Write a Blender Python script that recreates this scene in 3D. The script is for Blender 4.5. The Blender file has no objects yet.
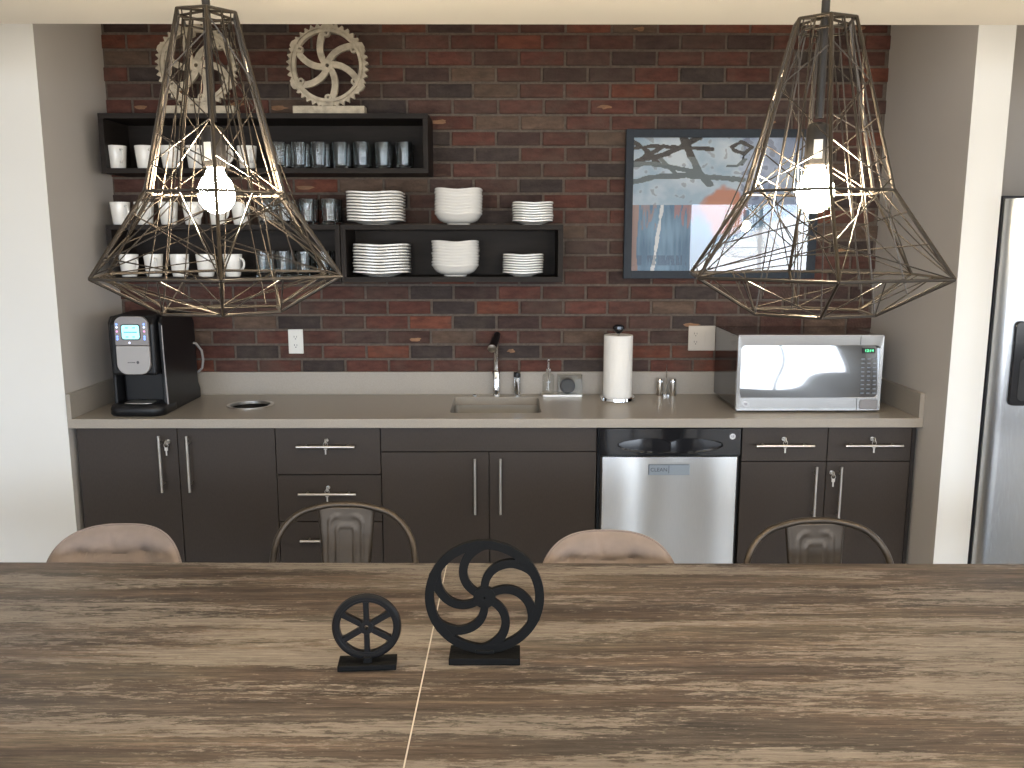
import bpy, bmesh, math, random
from mathutils import Vector, Matrix
PI = math.pi
S = bpy.context.scene
C = S.collection

# ------------------------------------------------------------------ camera
cam_d = bpy.data.cameras.new('camera')
cam_d.sensor_width = 36.0
cam_d.lens = 36.0 * 865 / 1024
cam_d.clip_start = 0.02
cam = bpy.data.objects.new('camera', cam_d)
C.objects.link(cam)
cam.location = (0, 0, 1.658)
cam.rotation_euler = (math.radians(90 - 9.58), 0, math.radians(-0.3))
S.camera = cam
# ------------------------------------------------------------------ colour management
S.view_settings.view_transform = 'Standard'
S.view_settings.look = 'None'
S.view_settings.gamma = 1.0
S.view_settings.use_curve_mapping = False
S.view_settings.exposure = 0.0
S.cycles.max_bounces = 12
S.cycles.diffuse_bounces = 5
S.cycles.transmission_bounces = 10
S.cycles.transparent_max_bounces = 12
S.cycles.caustics_refractive = False
S.cycles.caustics_reflective = False
S.cycles.sample_clamp_indirect = 6.0
S.cycles.use_denoising = True
# ------------------------------------------------------------------ world: bright daylight outside the windows
SKY = 11.8
w = bpy.data.worlds.new('daylight')
S.world = w
w.use_nodes = True
nt = w.node_tree
nt.nodes.clear()
wo = nt.nodes.new('ShaderNodeOutputWorld')
bg = nt.nodes.new('ShaderNodeBackground')
tc = nt.nodes.new('ShaderNodeTexCoord')
sx = nt.nodes.new('ShaderNodeSeparateXYZ')
rp = nt.nodes.new('ShaderNodeValToRGB')
rp.color_ramp.elements[0].position = 0.44
rp.color_ramp.elements[0].color = (0.60, 0.58, 0.54, 1)
rp.color_ramp.elements[1].position = 0.52
rp.color_ramp.elements[1].color = (0.76, 0.89, 1.06, 1)
mp = nt.nodes.new('ShaderNodeMapRange')
mp.inputs['From Min'].default_value = -1
nt.links.new(tc.outputs['Generated'], sx.inputs[0])
nt.links.new(sx.outputs['Z'], mp.inputs['Value'])
nt.links.new(mp.outputs[0], rp.inputs[0])
nt.links.new(rp.outputs[0], bg.inputs['Color'])
bg.inputs['Strength'].default_value = SKY
nt.links.new(bg.outputs[0], wo.inputs[0])
BULB = 480.0          # emission of the pendant bulbs
FILL_PANEL = 3.2           # emission of the added, unseen fill panels between soffit and alcove
FILL_DOWNLIGHT = 30.0      # emission of the added, unseen ceiling fill lights

# windows of the room behind the camera: (wall, a0, a1, z0, z1)
REAR_Y, RIGHT_X, LEFT_X = -4.6, 5.2, -4.4
REAR_WINDOWS = [(-4.1, -1.7, 0.3, 2.3), (-1.0, 1.75, 0.3, 2.3), (2.65, 4.8, 0.72, 2.18)]
RIGHT_WINDOWS = [(-3.9, -2.0, 0.6, 2.2), (1.0, 1.9, 0.7, 2.4)]


def portal(loc, rot, sx_, sy_):
    l = bpy.data.lights.new('window_portal', 'AREA')
    l.shape = 'RECTANGLE'
    l.size, l.size_y = sx_, sy_
    l.cycles.is_portal = True
    o = bpy.data.objects.new('window_portal', l)
    C.objects.link(o)
    o.location = loc
    o.rotation_euler = rot


for a0, a1, z0, z1 in REAR_WINDOWS:
    portal(((a0 + a1) / 2, REAR_Y - 0.02, (z0 + z1) / 2), (PI / 2, 0, 0), a1 - a0, z1 - z0)
for a0, a1, z0, z1 in RIGHT_WINDOWS:
    portal((RIGHT_X + 0.02, (a0 + a1) / 2, (z0 + z1) / 2), (PI / 2, 0, PI / 2), a1 - a0, z1 - z0)


# ------------------------------------------------------------------ helpers
class MB:
    """collects shapes; build() links them as ONE mesh object"""

    def __init__(s):
        s.v, s.f, s.m, s.sm = [], [], [], []
        s.cur = 0
        s.smooth = False

    def add(s, vs, fs):
        b = len(s.v)
        s.v += [tuple(p) for p in vs]
        for f in fs:
            s.f.append([b + i for i in f])
            s.m.append(s.cur)
            s.sm.append(s.smooth)
        return s

    def box(s, x0, x1, y0, y1, z0, z1):
        vs = [(x, y, z) for x in (x0, x1) for y in (y0, y1) for z in (z0, z1)]
        return s.add(vs, [(0, 1, 3, 2), (4, 6, 7, 5), (0, 4, 5, 1), (2, 3, 7, 6), (0, 2, 6, 4), (1, 5, 7, 3)])

    def rings(s, rings, closed=True, cap=True, loop=False):
        """skin a list of rings (each a list of points)"""
        n = len(rings[0])
        vs = [p for r in rings for p in r]
        fs = []
        m = len(rings)
        for i in range(m if loop else m - 1):
            j = (i + 1) % m
            for k in range(n if closed else n - 1):
                l = (k + 1) % n
                fs.append((i * n + k, i * n + l, j * n + l, j * n + k))
        if cap and not loop:
            fs.append(tuple(reversed(range(n))))
            fs.append(tuple((m - 1) * n + k for k in range(n)))
        return s.add(vs, fs)

    def tube(s, path, r, n=8, loop=False, cap=True):
        pts = [Vector(p) for p in path]
        m = len(pts)
        rr = r if isinstance(r, (list, tuple)) else [r] * m
        rings = []
        up = None
        for i, p in enumerate(pts):
            if loop:
                t = pts[(i + 1) % m] - pts[i - 1]
            else:
                t = pts[min(i + 1, m - 1)] - pts[max(i - 1, 0)]
            t = t.normalized() if t.length > 1e-9 else Vector((0, 0, 1))
            if up is None:
                up = Vector((0, 0, 1)) if abs(t.z) < 0.9 else Vector((1, 0, 0))
            a = (up - t * up.dot(t))
            a = a.normalized() if a.length > 1e-6 else t.orthogonal().normalized()
            b = t.cross(a)
            up = a
            rings.append([p + (a * math.cos(2 * PI * k / n) + b * math.sin(2 * PI * k / n)) * rr[i] for k in range(n)])
        sm = s.smooth
        s.smooth = True
        s.rings(rings, cap=cap, loop=loop)
        s.smooth = sm
        return s

    def lathe(s, prof, c=(0, 0, 0), n=32, axis='z', cap=True):
        rings = []
        for r, h in prof:
            ring = []
            for k in range(n):
                a = 2 * PI * k / n
                u, v = r * math.cos(a), r * math.sin(a)
                if axis == 'z':
                    p = (c[0] + u, c[1] + v, c[2] + h)
                elif axis == 'y':
                    p = (c[0] + v, c[1] + h, c[2] + u)
                else:
                    p = (c[0] + h, c[1] + u, c[2] + v)
                ring.append(p)
            rings.append(ring)
        sm = s.smooth
        s.smooth = True
        s.rings(rings, cap=cap)
        s.smooth = sm
        return s

    def prism(s, poly, a, b, axis='y'):
        """poly of 2D points extruded from a to b along an axis"""
        def P(u, v, w_):
            return {'y': (u, w_, v), 'x': (w_, u, v), 'z': (u, v, w_)}[axis]
        return s.rings([[P(u, v, a) for u, v in poly], [P(u, v, b) for u, v in poly]])

    def build(s, name, mats, parent=None, bevel=0, seg=2, angle=35, loc=None, subsurf=0):
        me = bpy.data.meshes.new(name)
        me.from_pydata(s.v, [], s.f)
        if not isinstance(mats, (list, tuple)):
            mats = [mats]
        for m_ in mats:
            me.materials.append(m_)
        me.polygons.foreach_set('material_index', s.m)
        me.polygons.foreach_set('use_smooth', s.sm)
        me.validate()
        bm = bmesh.new()
        bm.from_mesh(me)
        bmesh.ops.recalc_face_normals(bm, faces=bm.faces)
        bm.to_mesh(me)
        bm.free()
        if any(s.sm):
            me.set_sharp_from_angle(angle=math.radians(angle))
        me.update()
        o = bpy.data.objects.new(name, me)
        C.objects.link(o)
        if parent is not None:
            o.parent = parent
        if loc:
            o.location = loc
        if bevel:
            md = o.modifiers.new('bevel', 'BEVEL')
            md.width = bevel
            md.segments = seg
            md.limit_method = 'ANGLE'
            md.angle_limit = math.radians(40)
        if subsurf:
            md = o.modifiers.new('sub', 'SUBSURF')
            md.levels = md.render_levels = subsurf
        return o


def tag(o, label, cat, group=None):
    o['label'] = label
    o['category'] = cat
    if group:
        o['group'] = group
    return o


def thing(name, label, cat, loc=(0, 0, 0), rz=0, group=None):
    o = bpy.data.objects.new(name, None)
    C.objects.link(o)
    o.empty_display_size = 0.05
    o.location = loc
    o.rotation_euler = (0, 0, rz)
    return tag(o, label, cat, group)


def struct(o):
    o['kind'] = 'structure'
    return o


def dup(root, loc, rz=0, label=None, group=None):
    r = root.copy()
    C.objects.link(r)
    r.location = loc
    r.rotation_euler = (0, 0, rz)
    if label:
        r['label'] = label
    if group:
        r['group'] = group
    for ch in list(root.children):
        c = ch.copy()
        C.objects.link(c)
        c.parent = r
        for g in list(ch.children):
            d = g.copy()
            C.objects.link(d)
            d.parent = c
    return r


def cut(o, cutters):
    """subtract the cutters (MB) from a mesh object"""
    tmp = []
    for i, mb in enumerate(cutters):
        c = mb.build('cutter', bpy.data.materials[0])
        md = o.modifiers.new('cut', 'BOOLEAN')
        md.operation = 'DIFFERENCE'
        md.solver = 'EXACT'
        md.object = c
        tmp.append(c)
    dg = bpy.context.evaluated_depsgraph_get()
    dg.update()
    me = bpy.data.meshes.new_from_object(o.evaluated_get(dg))
    o.modifiers.clear()
    o.data = me
    for c in tmp:
        m_ = c.data
        bpy.data.objects.remove(c)
        bpy.data.meshes.remove(m_)
    return o


def text_mesh(name, s, size, mat, parent, loc, rot=(PI / 2, 0, 0), depth=0.0004, sx_=1.0):
    cu = bpy.data.curves.new(name, 'FONT')
    cu.body = s
    cu.size = size
    cu.align_x = 'CENTER'
    cu.align_y = 'CENTER'
    cu.extrude = depth
    t = bpy.data.objects.new(name, cu)
    C.objects.link(t)
    dg = bpy.context.evaluated_depsgraph_get()
    dg.update()
    me = bpy.data.meshes.new_from_object(t.evaluated_get(dg))
    bpy.data.objects.remove(t)
    me.materials.clear()
    me.materials.append(mat)
    o = bpy.data.objects.new(name, me)
    C.objects.link(o)
    o.parent = parent
    o.location = loc
    o.rotation_euler = rot
    o.scale = (sx_, 1, 1)
    return o


# ------------------------------------------------------------------ materials
def mat(name, col, rough=0.5, metal=0.0, noise=0.0, nscale=20.0, nstretch=(1, 1, 1), bump=0.0, bscale=None,
        coat=0.0, emit=None, estr=0.0, trans=0.0, ior=1.45, aniso=0.0, spec=None, sheen=0.0, rnoise=0.0):
    m = bpy.data.materials.new(name)
    m.use_nodes = True
    t = m.node_tree
    b = t.nodes['Principled BSDF']
    b.inputs['Base Color'].default_value = (*col, 1)
    b.inputs['Roughness'].default_value = rough
    b.inputs['Metallic'].default_value = metal
    b.inputs['IOR'].default_value = ior
    b.inputs['Coat Weight'].default_value = coat
    b.inputs['Coat Roughness'].default_value = 0.08
    b.inputs['Transmission Weight'].default_value = trans
    b.inputs['Anisotropic'].default_value = aniso
    b.inputs['Sheen Weight'].default_value = sheen
    if spec is not None:
        b.inputs['Specular IOR Level'].default_value = spec
    if emit:
        b.inputs['Emission Color'].default_value = (*emit, 1)
        b.inputs['Emission Strength'].default_value = estr
    if noise or bump or rnoise:
        co = t.nodes.new('ShaderNodeTexCoord')
        mp_ = t.nodes.new('ShaderNodeMapping')
        mp_.inputs['Scale'].default_value = nstretch
        t.links.new(co.outputs['Object'], mp_.inputs[0])
        n = t.nodes.new('ShaderNodeTexNoise')
        n.inputs['Scale'].default_value = nscale
        n.inputs['Detail'].default_value = 5
        t.links.new(mp_.outputs[0], n.inputs['Vector'])
        if noise:
            r = t.nodes.new('ShaderNodeValToRGB')
            lo = [c * (1 - noise) for c in col]
            hi = [min(1, c * (1 + noise)) for c in col]
            r.color_ramp.elements[0].position = 0.3
            r.color_ramp.elements[1].position = 0.7
            r.color_ramp.elements[0].color = (*lo, 1)
            r.color_ramp.elements[1].color = (*hi, 1)
            t.links.new(n.outputs[0], r.inputs[0])
            t.links.new(r.outputs[0], b.inputs['Base Color'])
        if rnoise:
            mr = t.nodes.new('ShaderNodeMapRange')
            mr.inputs['To Min'].default_value = max(0, rough - rnoise)
            mr.inputs['To Max'].default_value = rough + rnoise
            t.links.new(n.outputs[0], mr.inputs['Value'])
            t.links.new(mr.outputs[0], b.inputs['Roughness'])
        if bump:
            n2 = t.nodes.new('ShaderNodeTexNoise')
            n2.inputs['Scale'].default_value = bscale or nscale
            n2.inputs['Detail'].default_value = 4
            t.links.new(mp_.outputs[0], n2.inputs['Vector'])
            bp = t.nodes.new('ShaderNodeBump')
            bp.inputs['Strength'].default_value = bump
            bp.inputs['Distance'].default_value = 0.01
            t.links.new(n2.outputs[0], bp.inputs['Height'])
            t.links.new(bp.outputs[0], b.inputs['Normal'])
    return m


M = {}
M['white_wall'] = mat('white_wall_paint', (0.80, 0.79, 0.76), 0.7, noise=0.015, nscale=3, bump=0.03, bscale=150)
M['ceiling'] = mat('ceiling_paint', (0.92, 0.87, 0.78), 0.75, noise=0.015, nscale=2)
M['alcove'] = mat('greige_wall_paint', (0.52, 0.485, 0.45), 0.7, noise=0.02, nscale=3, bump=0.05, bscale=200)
M['floor'] = mat('floor_concrete', (0.48, 0.43, 0.37), 0.45, noise=0.12, nscale=3)
M['rear'] = mat('rear_wall_paint', (0.50, 0.50, 0.50), 0.8, noise=0.02, nscale=3)
M['frame_white'] = mat('window_frame_paint', (0.7, 0.7, 0.7), 0.5)
M['shelf'] = mat('espresso_shelf', (0.016, 0.0125, 0.011), 0.55, noise=0.25, nscale=8, nstretch=(1, 6, 6), spec=0.22)
M['cabinet'] = mat('cabinet_laminate', (0.045, 0.036, 0.031), 0.55, spec=0.35, noise=0.10, nscale=260, nstretch=(1, 1, 0.25))
M['cab_dark'] = mat('cabinet_carcass', (0.018, 0.014, 0.013), 0.6)
M['nickel'] = mat('satin_nickel', (0.72, 0.68, 0.62), 0.28, metal=1.0)
M['chrome'] = mat('polished_chrome', (0.85, 0.85, 0.85), 0.07, metal=1.0)
M['sink_steel'] = mat('sink_steel', (0.55, 0.53, 0.50), 0.32, metal=1.0, rnoise=0.05, nscale=30)
M['counter'] = mat('quartz_countertop', (0.34, 0.305, 0.262), 0.30, noise=0.09, nscale=350)
M['black_gloss'] = mat('black_gloss', (0.012, 0.012, 0.014), 0.08, coat=0.3)
M['black_plastic'] = mat('black_plastic', (0.007, 0.007, 0.008), 0.35, spec=0.35)
M['black_matte'] = mat('black_painted_metal', (0.006, 0.006, 0.006), 0.6, bump=0.1, bscale=120, spec=0.18)
M['silver_plastic'] = mat('silver_plastic', (0.26, 0.245, 0.245), 0.4, metal=0.25)
M['silver_light'] = mat('pale_silver_plastic', (0.36, 0.345, 0.34), 0.4, metal=0.2)
M['ceramic'] = mat('white_ceramic', (0.80, 0.79, 0.76), 0.16, coat=0.4)
M['paper'] = mat('paper_towel', (0.85, 0.83, 0.79), 0.9, bump=0.25, bscale=180)
M['gear'] = mat('weathered_ivory_metal', (0.43, 0.38, 0.30), 0.75, noise=0.28, nscale=28, bump=0.25, bscale=60)
M['gunmetal'] = mat('gunmetal_wire', (0.066, 0.057, 0.049), 0.34, metal=0.9, spec=0.3)
M['bronze_dark'] = mat('dark_bronze_rod', (0.04, 0.037, 0.036), 0.4, metal=0.5)
M['chair_metal'] = mat('aged_gunmetal', (0.085, 0.068, 0.053), 0.42, metal=0.8, noise=0.18, nscale=14, rnoise=0.1)
M['velvet'] = mat('taupe_velvet', (0.25, 0.198, 0.172), 0.85, noise=0.16, nscale=9, sheen=0.25, bump=0.1, bscale=60)
M['piping'] = mat('taupe_piping', (0.24, 0.19, 0.17), 0.8)
M['chair_wood'] = mat('dark_chair_leg', (0.03, 0.025, 0.02), 0.4)
M['picture_frame'] = mat('charcoal_picture_frame', (0.024, 0.032, 0.044), 0.5, noise=0.1, nscale=40, spec=0.25)
M['outlet'] = mat('white_outlet_plastic', (0.75, 0.74, 0.70), 0.35)
M['slot'] = mat('dark_slot', (0.02, 0.02, 0.02), 0.6)
M['grey_plate'] = mat('greige_outlet_plate', (0.55, 0.50, 0.44), 0.4)
M['cord'] = mat('grey_cord', (0.32, 0.31, 0.31), 0.5)
M['hole'] = mat('chute_inside', (0.01, 0.01, 0.01), 0.6)
M['table_edge'] = mat('table_edge_band', (0.17, 0.13, 0.10), 0.55, noise=0.3, nscale=20, nstretch=(1, 5, 5))
M['table_seam'] = mat('pale_seam_edge', (0.60, 0.55, 0.47), 0.6)
M['lcd'] = mat('lit_screen', (0.3, 0.6, 0.6), 0.3, emit=(0.40, 0.95, 1.0), estr=1.1)
M['lcd_text'] = mat('screen_text', (0.05, 0.25, 0.3), 0.4, emit=(0.1, 0.45, 0.5), estr=0.6)
M['led_blue'] = mat('blue_button_light', (0.2, 0.3, 0.9), 0.3, emit=(0.20, 0.38, 1.0), estr=1.3)
M['led_white'] = mat('white_button_light', (0.8, 0.8, 0.9), 0.3, emit=(0.6, 0.7, 1.0), estr=1.0)
M['led_red'] = mat('red_button_light', (0.5, 0.2, 0.4), 0.3, emit=(0.9, 0.45, 0.7), estr=0.8)
M['green_digit'] = mat('green_clock_digit', (0.1, 0.6, 0.3), 0.3, emit=(0.15, 1.0, 0.45), estr=2.0)
M['key_print'] = mat('keypad_print', (0.22, 0.25, 0.30), 0.5)
M['badge'] = mat('silver_badge', (0.75, 0.75, 0.76), 0.2, metal=0.9)
M['badge_ink'] = mat('badge_ink', (0.05, 0.05, 0.06), 0.5)
M['magnet'] = mat('brushed_magnet', (0.30, 0.34, 0.38), 0.35, metal=0.6)
M['sticker'] = mat('white_sticker', (0.8, 0.8, 0.78), 0.6)
M['soap'] = mat('clear_soap_plastic', (0.75, 0.75, 0.74), 0.1, trans=0.85)
M['sponge'] = mat('dark_scrubber', (0.012, 0.012, 0.014), 0.9, bump=0.5, bscale=300)
M['dark_glass_print'] = mat('fridge_dispenser_black', (0.01, 0.01, 0.012), 0.12)
M['fridge_side'] = mat('fridge_side_charcoal', (0.02, 0.02, 0.025), 0.5)


def thin_glass(name, tint=(1, 1, 1), refl=0.06, rough=0.0):
    """clear pane: transparent with a Fresnel mirror"""
    m = bpy.data.materials.new(name)
    m.use_nodes = True
    t = m.node_tree
    t.nodes.clear()
    out = t.nodes.new('ShaderNodeOutputMaterial')
    mx = t.nodes.new('ShaderNodeMixShader')
    tr = t.nodes.new('ShaderNodeBsdfTransparent')
    tr.inputs[0].default_value = (*tint, 1)
    gl = t.nodes.new('ShaderNodeBsdfGlossy')
    gl.inputs['Roughness'].default_value = rough
    lw = t.nodes.new('ShaderNodeLayerWeight')
    lw.inputs['Blend'].default_value = 0.5
    pw = t.nodes.new('ShaderNodeMath')
    pw.operation = 'POWER'
    pw.inputs[1].default_value = 4.0
    ma = t.nodes.new('ShaderNodeMath')
    ma.operation = 'MULTIPLY_ADD'
    ma.inputs[1].default_value = 0.7
    ma.inputs[2].default_value = refl
    t.links.new(lw.outputs['Facing'], pw.inputs[0])
    t.links.new(pw.outputs[0], ma.inputs[0])
    t.links.new(ma.outputs[0], mx.inputs[0])
    t.links.new(tr.outputs[0], mx.inputs[1])
    t.links.new(gl.outputs[0], mx.inputs[2])
    t.links.new(mx.outputs[0], out.inputs[0])
    return m


M['pane'] = thin_glass('picture_glass', refl=0.045)
M['acrylic'] = thin_glass('clear_acrylic', (0.93, 0.93, 0.92), refl=0.05)
M['glass'] = mat('tumbler_glass', (0.93, 0.97, 0.98), 0.02, trans=1.0, ior=1.45)


def bulb_mat():
    m = bpy.data.materials.new('lit_bulb')
    m.use_nodes = True
    t = m.node_tree
    b = t.nodes['Principled BSDF']
    b.inputs['Base Color'].default_value = (1, 0.9, 0.7, 1)
    b.inputs['Emission Color'].default_value = (1.0, 0.83, 0.58, 1)
    b.inputs['Emission Strength'].default_value = BULB
    return m


M['bulb'] = bulb_mat()


def steel(name, stretch, base=(0.60, 0.60, 0.59), rough=0.24, aniso=0.7, rot=0.25, bump=0.012):
    m = mat(name, base, rough, metal=1.0, noise=0.05, nscale=60, nstretch=stretch, rnoise=0.04, aniso=aniso)
    t = m.node_tree
    b = t.nodes['Principled BSDF']
    tg = t.nodes.new('ShaderNodeTangent')
    tg.direction_type = 'RADIAL'
    tg.axis = 'Z'
    t.links.new(tg.outputs[0], b.inputs['Tangent'])
    b.inputs['Anisotropic Rotation'].default_value = rot
    return m


M['steel'] = steel('brushed_steel_door', (40, 40, 0.4), rot=0.25, rough=0.30, aniso=0.9)
M['steel_h'] = steel('brushed_steel_trim', (0.4, 40, 40), rot=0.0, rough=0.22)
M['fridge_steel'] = steel('fridge_steel', (40, 40, 0.4), base=(0.50, 0.51, 0.52), rough=0.26, rot=0.0)


def brick_mat():
    m = bpy.data.materials.new('red_brick')
    m.use_nodes = True
    t = m.node_tree
    b = t.nodes['Principled BSDF']
    b.inputs['Roughness'].default_value = 0.9
    b.inputs['Specular IOR Level'].default_value = 0.25
    at = t.nodes.new('ShaderNodeAttribute')
    at.attribute_name = 'brick'
    co = t.nodes.new('ShaderNodeTexCoord')
    n = t.nodes.new('ShaderNodeTexNoise')
    n.inputs['Scale'].default_value = 26
    n.inputs['Detail'].default_value = 8
    n.inputs['Roughness'].default_value = 0.65
    mpn = t.nodes.new('ShaderNodeMapping')
    mpn.inputs['Scale'].default_value = (0.5, 1, 1.4)
    t.links.new(co.outputs['Object'], mpn.inputs[0])
    t.links.new(mpn.outputs[0], n.inputs['Vector'])
    hs = t.nodes.new('ShaderNodeMapRange')
    hs.inputs['From Min'].default_value = 0.25
    hs.inputs['From Max'].default_value = 0.75
    hs.inputs['To Min'].default_value = 0.55
    hs.inputs['To Max'].default_value = 1.45
    t.links.new(n.outputs[0], hs.inputs['Value'])
    mx = t.nodes.new('ShaderNodeVectorMath')
    mx.operation = 'SCALE'
    t.links.new(at.outputs['Color'], mx.inputs[0])
    t.links.new(hs.outputs[0], mx.inputs['Scale'])
    # grey lime bloom over parts of the bricks
    n2 = t.nodes.new('ShaderNodeTexNoise')
    n2.inputs['Scale'].default_value = 5
    n2.inputs['Detail'].default_value = 9
    n2.inputs['Roughness'].default_value = 0.7
    t.links.new(co.outputs['Object'], n2.inputs['Vector'])
    r2 = t.nodes.new('ShaderNodeValToRGB')
    r2.color_ramp.elements[0].position = 0.48
    r2.color_ramp.elements[0].color = (0, 0, 0, 1)
    r2.color_ramp.elements[1].position = 0.72
    r2.color_ramp.elements[1].color = (0.6, 0.6, 0.6, 1)
    t.links.new(n2.outputs[0], r2.inputs[0])
    mc = t.nodes.new('ShaderNodeMix')
    mc.data_type = 'RGBA'
    t.links.new(r2.outputs[0], mc.inputs[0])
    t.links.new(mx.outputs[0], mc.inputs[6])
    mc.inputs[7].default_value = (0.098, 0.078, 0.064, 1)
    t.links.new(mc.outputs[2], b.inputs['Base Color'])
    n3 = t.nodes.new('ShaderNodeTexNoise')
    n3.inputs['Scale'].default_value = 90
    n3.inputs['Detail'].default_value = 6
    t.links.new(co.outputs['Object'], n3.inputs['Vector'])
    bp = t.nodes.new('ShaderNodeBump')
    bp.inputs['Strength'].default_value = 0.6
    bp.inputs['Distance'].default_value = 0.006
    t.links.new(n3.outputs[0], bp.inputs['Height'])
    t.links.new(bp.outputs[0], b.inputs['Normal'])
    return m


M['brick'] = brick_mat()
M['mortar'] = mat('mortar', (0.125, 0.102, 0.085), 0.95, noise=0.2, nscale=60, bump=0.4, bscale=150)


def wood_mat():
    m = bpy.data.materials.new('distressed_plank_laminate')
    m.use_nodes = True
    t = m.node_tree
    b = t.nodes['Principled BSDF']
    b.inputs['Roughness'].default_value = 0.5
    co = t.nodes.new('ShaderNodeTexCoord')

    def noise(scale, stretch, detail=6, rough=0.6, dist=0.0):
        mp_ = t.nodes.new('ShaderNodeMapping')
        mp_.inputs['Scale'].default_value = stretch
        t.links.new(co.outputs['Object'], mp_.inputs[0])
        n = t.nodes.new('ShaderNodeTexNoise')
        n.inputs['Scale'].default_value = scale
        n.inputs['Detail'].default_value = detail
        n.inputs['Roughness'].default_value = rough
        n.inputs['Distortion'].default_value = dist
        t.links.new(mp_.outputs[0], n.inputs['Vector'])
        return n.outputs[0]

    def ramp(inp, stops):
        r = t.nodes.new('ShaderNodeValToRGB')
        while len(r.color_ramp.elements) < len(stops):
            r.color_ramp.elements.new(0.5)
        for e, (p, c) in zip(r.color_ramp.elements, stops):
            e.position = p
            e.color = (*c, 1) if len(c) == 3 else c
        t.links.new(inp, r.inputs[0])
        return r.outputs[0]

    def mix(f, a, c):
        x = t.nodes.new('ShaderNodeMix')
        x.data_type = 'RGBA'
        if isinstance(f, float):
            x.inputs[0].default_value = f
        else:
            t.links.new(f, x.inputs[0])
        if isinstance(a, tuple):
            x.inputs[6].default_value = (*a, 1)
        else:
            t.links.new(a, x.inputs[6])
        if isinstance(c, tuple):
            x.inputs[7].default_value = (*c, 1)
        else:
            t.links.new(c, x.inputs[7])
        return x.outputs[2]

    def scale(col_, f, lo, hi, a=0.3, b_=0.7):
        mr = t.nodes.new('ShaderNodeMapRange')
        mr.inputs['From Min'].default_value = a
        mr.inputs['From Max'].default_value = b_
        mr.inputs['To Min'].default_value = lo
        mr.inputs['To Max'].default_value = hi
        t.links.new(f, mr.inputs['Value'])
        v = t.nodes.new('ShaderNodeVectorMath')
        v.operation = 'SCALE'
        t.links.new(col_, v.inputs[0])
        t.links.new(mr.outputs[0], v.inputs['Scale'])
        return v.outputs[0]

    hue = ramp(noise(1.0, (0.7, 5.5, 1), 5, 0.62, 0.5),
               [(0.28, (0.046, 0.038, 0.035)), (0.40, (0.070, 0.055, 0.045)), (0.50, (0.088, 0.063, 0.048)), (0.60, (0.112, 0.088, 0.066)), (0.74, (0.088, 0.077, 0.070))])
    c1 = scale(hue, noise(1.0, (0.9, 22, 1), 6, 0.6, 0.4), 0.60, 1.42)
    c1 = scale(c1, noise(1.0, (3.2, 70, 1), 8, 0.75, 0.4), 0.45, 1.60)
    c1 = scale(c1, noise(1.0, (12.0, 220, 1), 6, 0.85, 0.2), 0.55, 1.50)
    # knots and dark torn grain
    kn = ramp(noise(1.0, (4.2, 20, 1), 8, 0.75, 1.2), [(0.28, (0.75, 0.75, 0.75)), (0.38, (0, 0, 0))])
    c1 = mix(kn, c1, (0.040, 0.028, 0.022))
    # worn pale paint: small ragged flakes in rows
    zone = noise(1.0, (1.2, 13.0, 1), 5, 0.6)
    fl = noise(1.0, (17.0, 105, 1), 12, 0.85, 0.5)
    ad = t.nodes.new('ShaderNodeMath')
    ad.operation = 'MULTIPLY_ADD'
    ad.inputs[1].default_value = 0.9
    t.links.new(zone, ad.inputs[0])
    t.links.new(fl, ad.inputs[2])
    flake = ramp(ad.outputs[0], [(0.965, (0, 0, 0)), (1.06, (0.8, 0.8, 0.8))])
    c2 = mix(flake, c1, (0.245, 0.212, 0.180))
    c2 = scale(c2, noise(1.0, (7.0, 130, 1), 8, 0.85, 0.4), 0.50, 1.50, 0.35, 0.65)
    sc = ramp(noise(1.0, (16, 85, 1), 6, 0.75), [(0.63, (0, 0, 0)), (0.67, (0.7, 0.7, 0.7))])
    c3 = mix(sc, c2, (0.42, 0.37, 0.32))
    ck = ramp(noise(1.0, (1.4, 75, 1), 9, 0.72, 0.9), [(0.34, (0.8, 0.8, 0.8)), (0.385, (0, 0, 0))])
    c4 = mix(ck, c3, (0.026, 0.018, 0.014))
    t.links.new(c4, b.inputs['Base Color'])
    return m


M['wood'] = wood_mat()


def attr_mat(name, attr, rough=0.6):
    m = bpy.data.materials.new(name)
    m.use_nodes = True
    t = m.node_tree
    b = t.nodes['Principled BSDF']
    b.inputs['Roughness'].default_value = rough
    at = t.nodes.new('ShaderNodeAttribute')
    at.attribute_name = attr
    t.links.new(at.outputs['Color'], b.inputs['Base Color'])
    return m


M['art'] = attr_mat('abstract_print', 'paint', 0.7)

# ------------------------------------------------------------------ the room
XL, XR, YB = -1.846, 1.752, 4.16          # alcove
YFL, YFR = 3.56, 3.38                     # front planes of the walls left and right of it
CEIL = 2.78                               # ceiling
SOFFIT, SOFFIT_Y = 2.262, 2.617           # lowered soffit over the table: underside height, far edge


def bx(name, m, x0, x1, y0, y1, z0, z1, parent=None, bevel=0):
    return MB().box(x0, x1, y0, y1, z0, z1).build(name, m, parent, bevel)


struct(bx('floor', M['floor'], LEFT_X - 0.15, RIGHT_X + 0.15, REAR_Y - 0.15, YB + 0.15, -0.1, 0.0))
struct(bx('ceiling', M['ceiling'], LEFT_X - 0.15, RIGHT_X + 0.15, REAR_Y - 0.15, YB + 0.15, CEIL, CEIL + 0.12))
struct(bx('ceiling_soffit', M['ceiling'], LEFT_X, RIGHT_X, 0.75, SOFFIT_Y, SOFFIT, CEIL))
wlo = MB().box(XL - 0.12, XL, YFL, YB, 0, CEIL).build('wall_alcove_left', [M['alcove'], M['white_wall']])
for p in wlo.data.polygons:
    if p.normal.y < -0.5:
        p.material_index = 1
struct(wlo)
struct(bx('wall_front_left', M['white_wall'], LEFT_X, XL - 0.12, YFL, YFL + 0.12, 0, CEIL))
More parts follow.
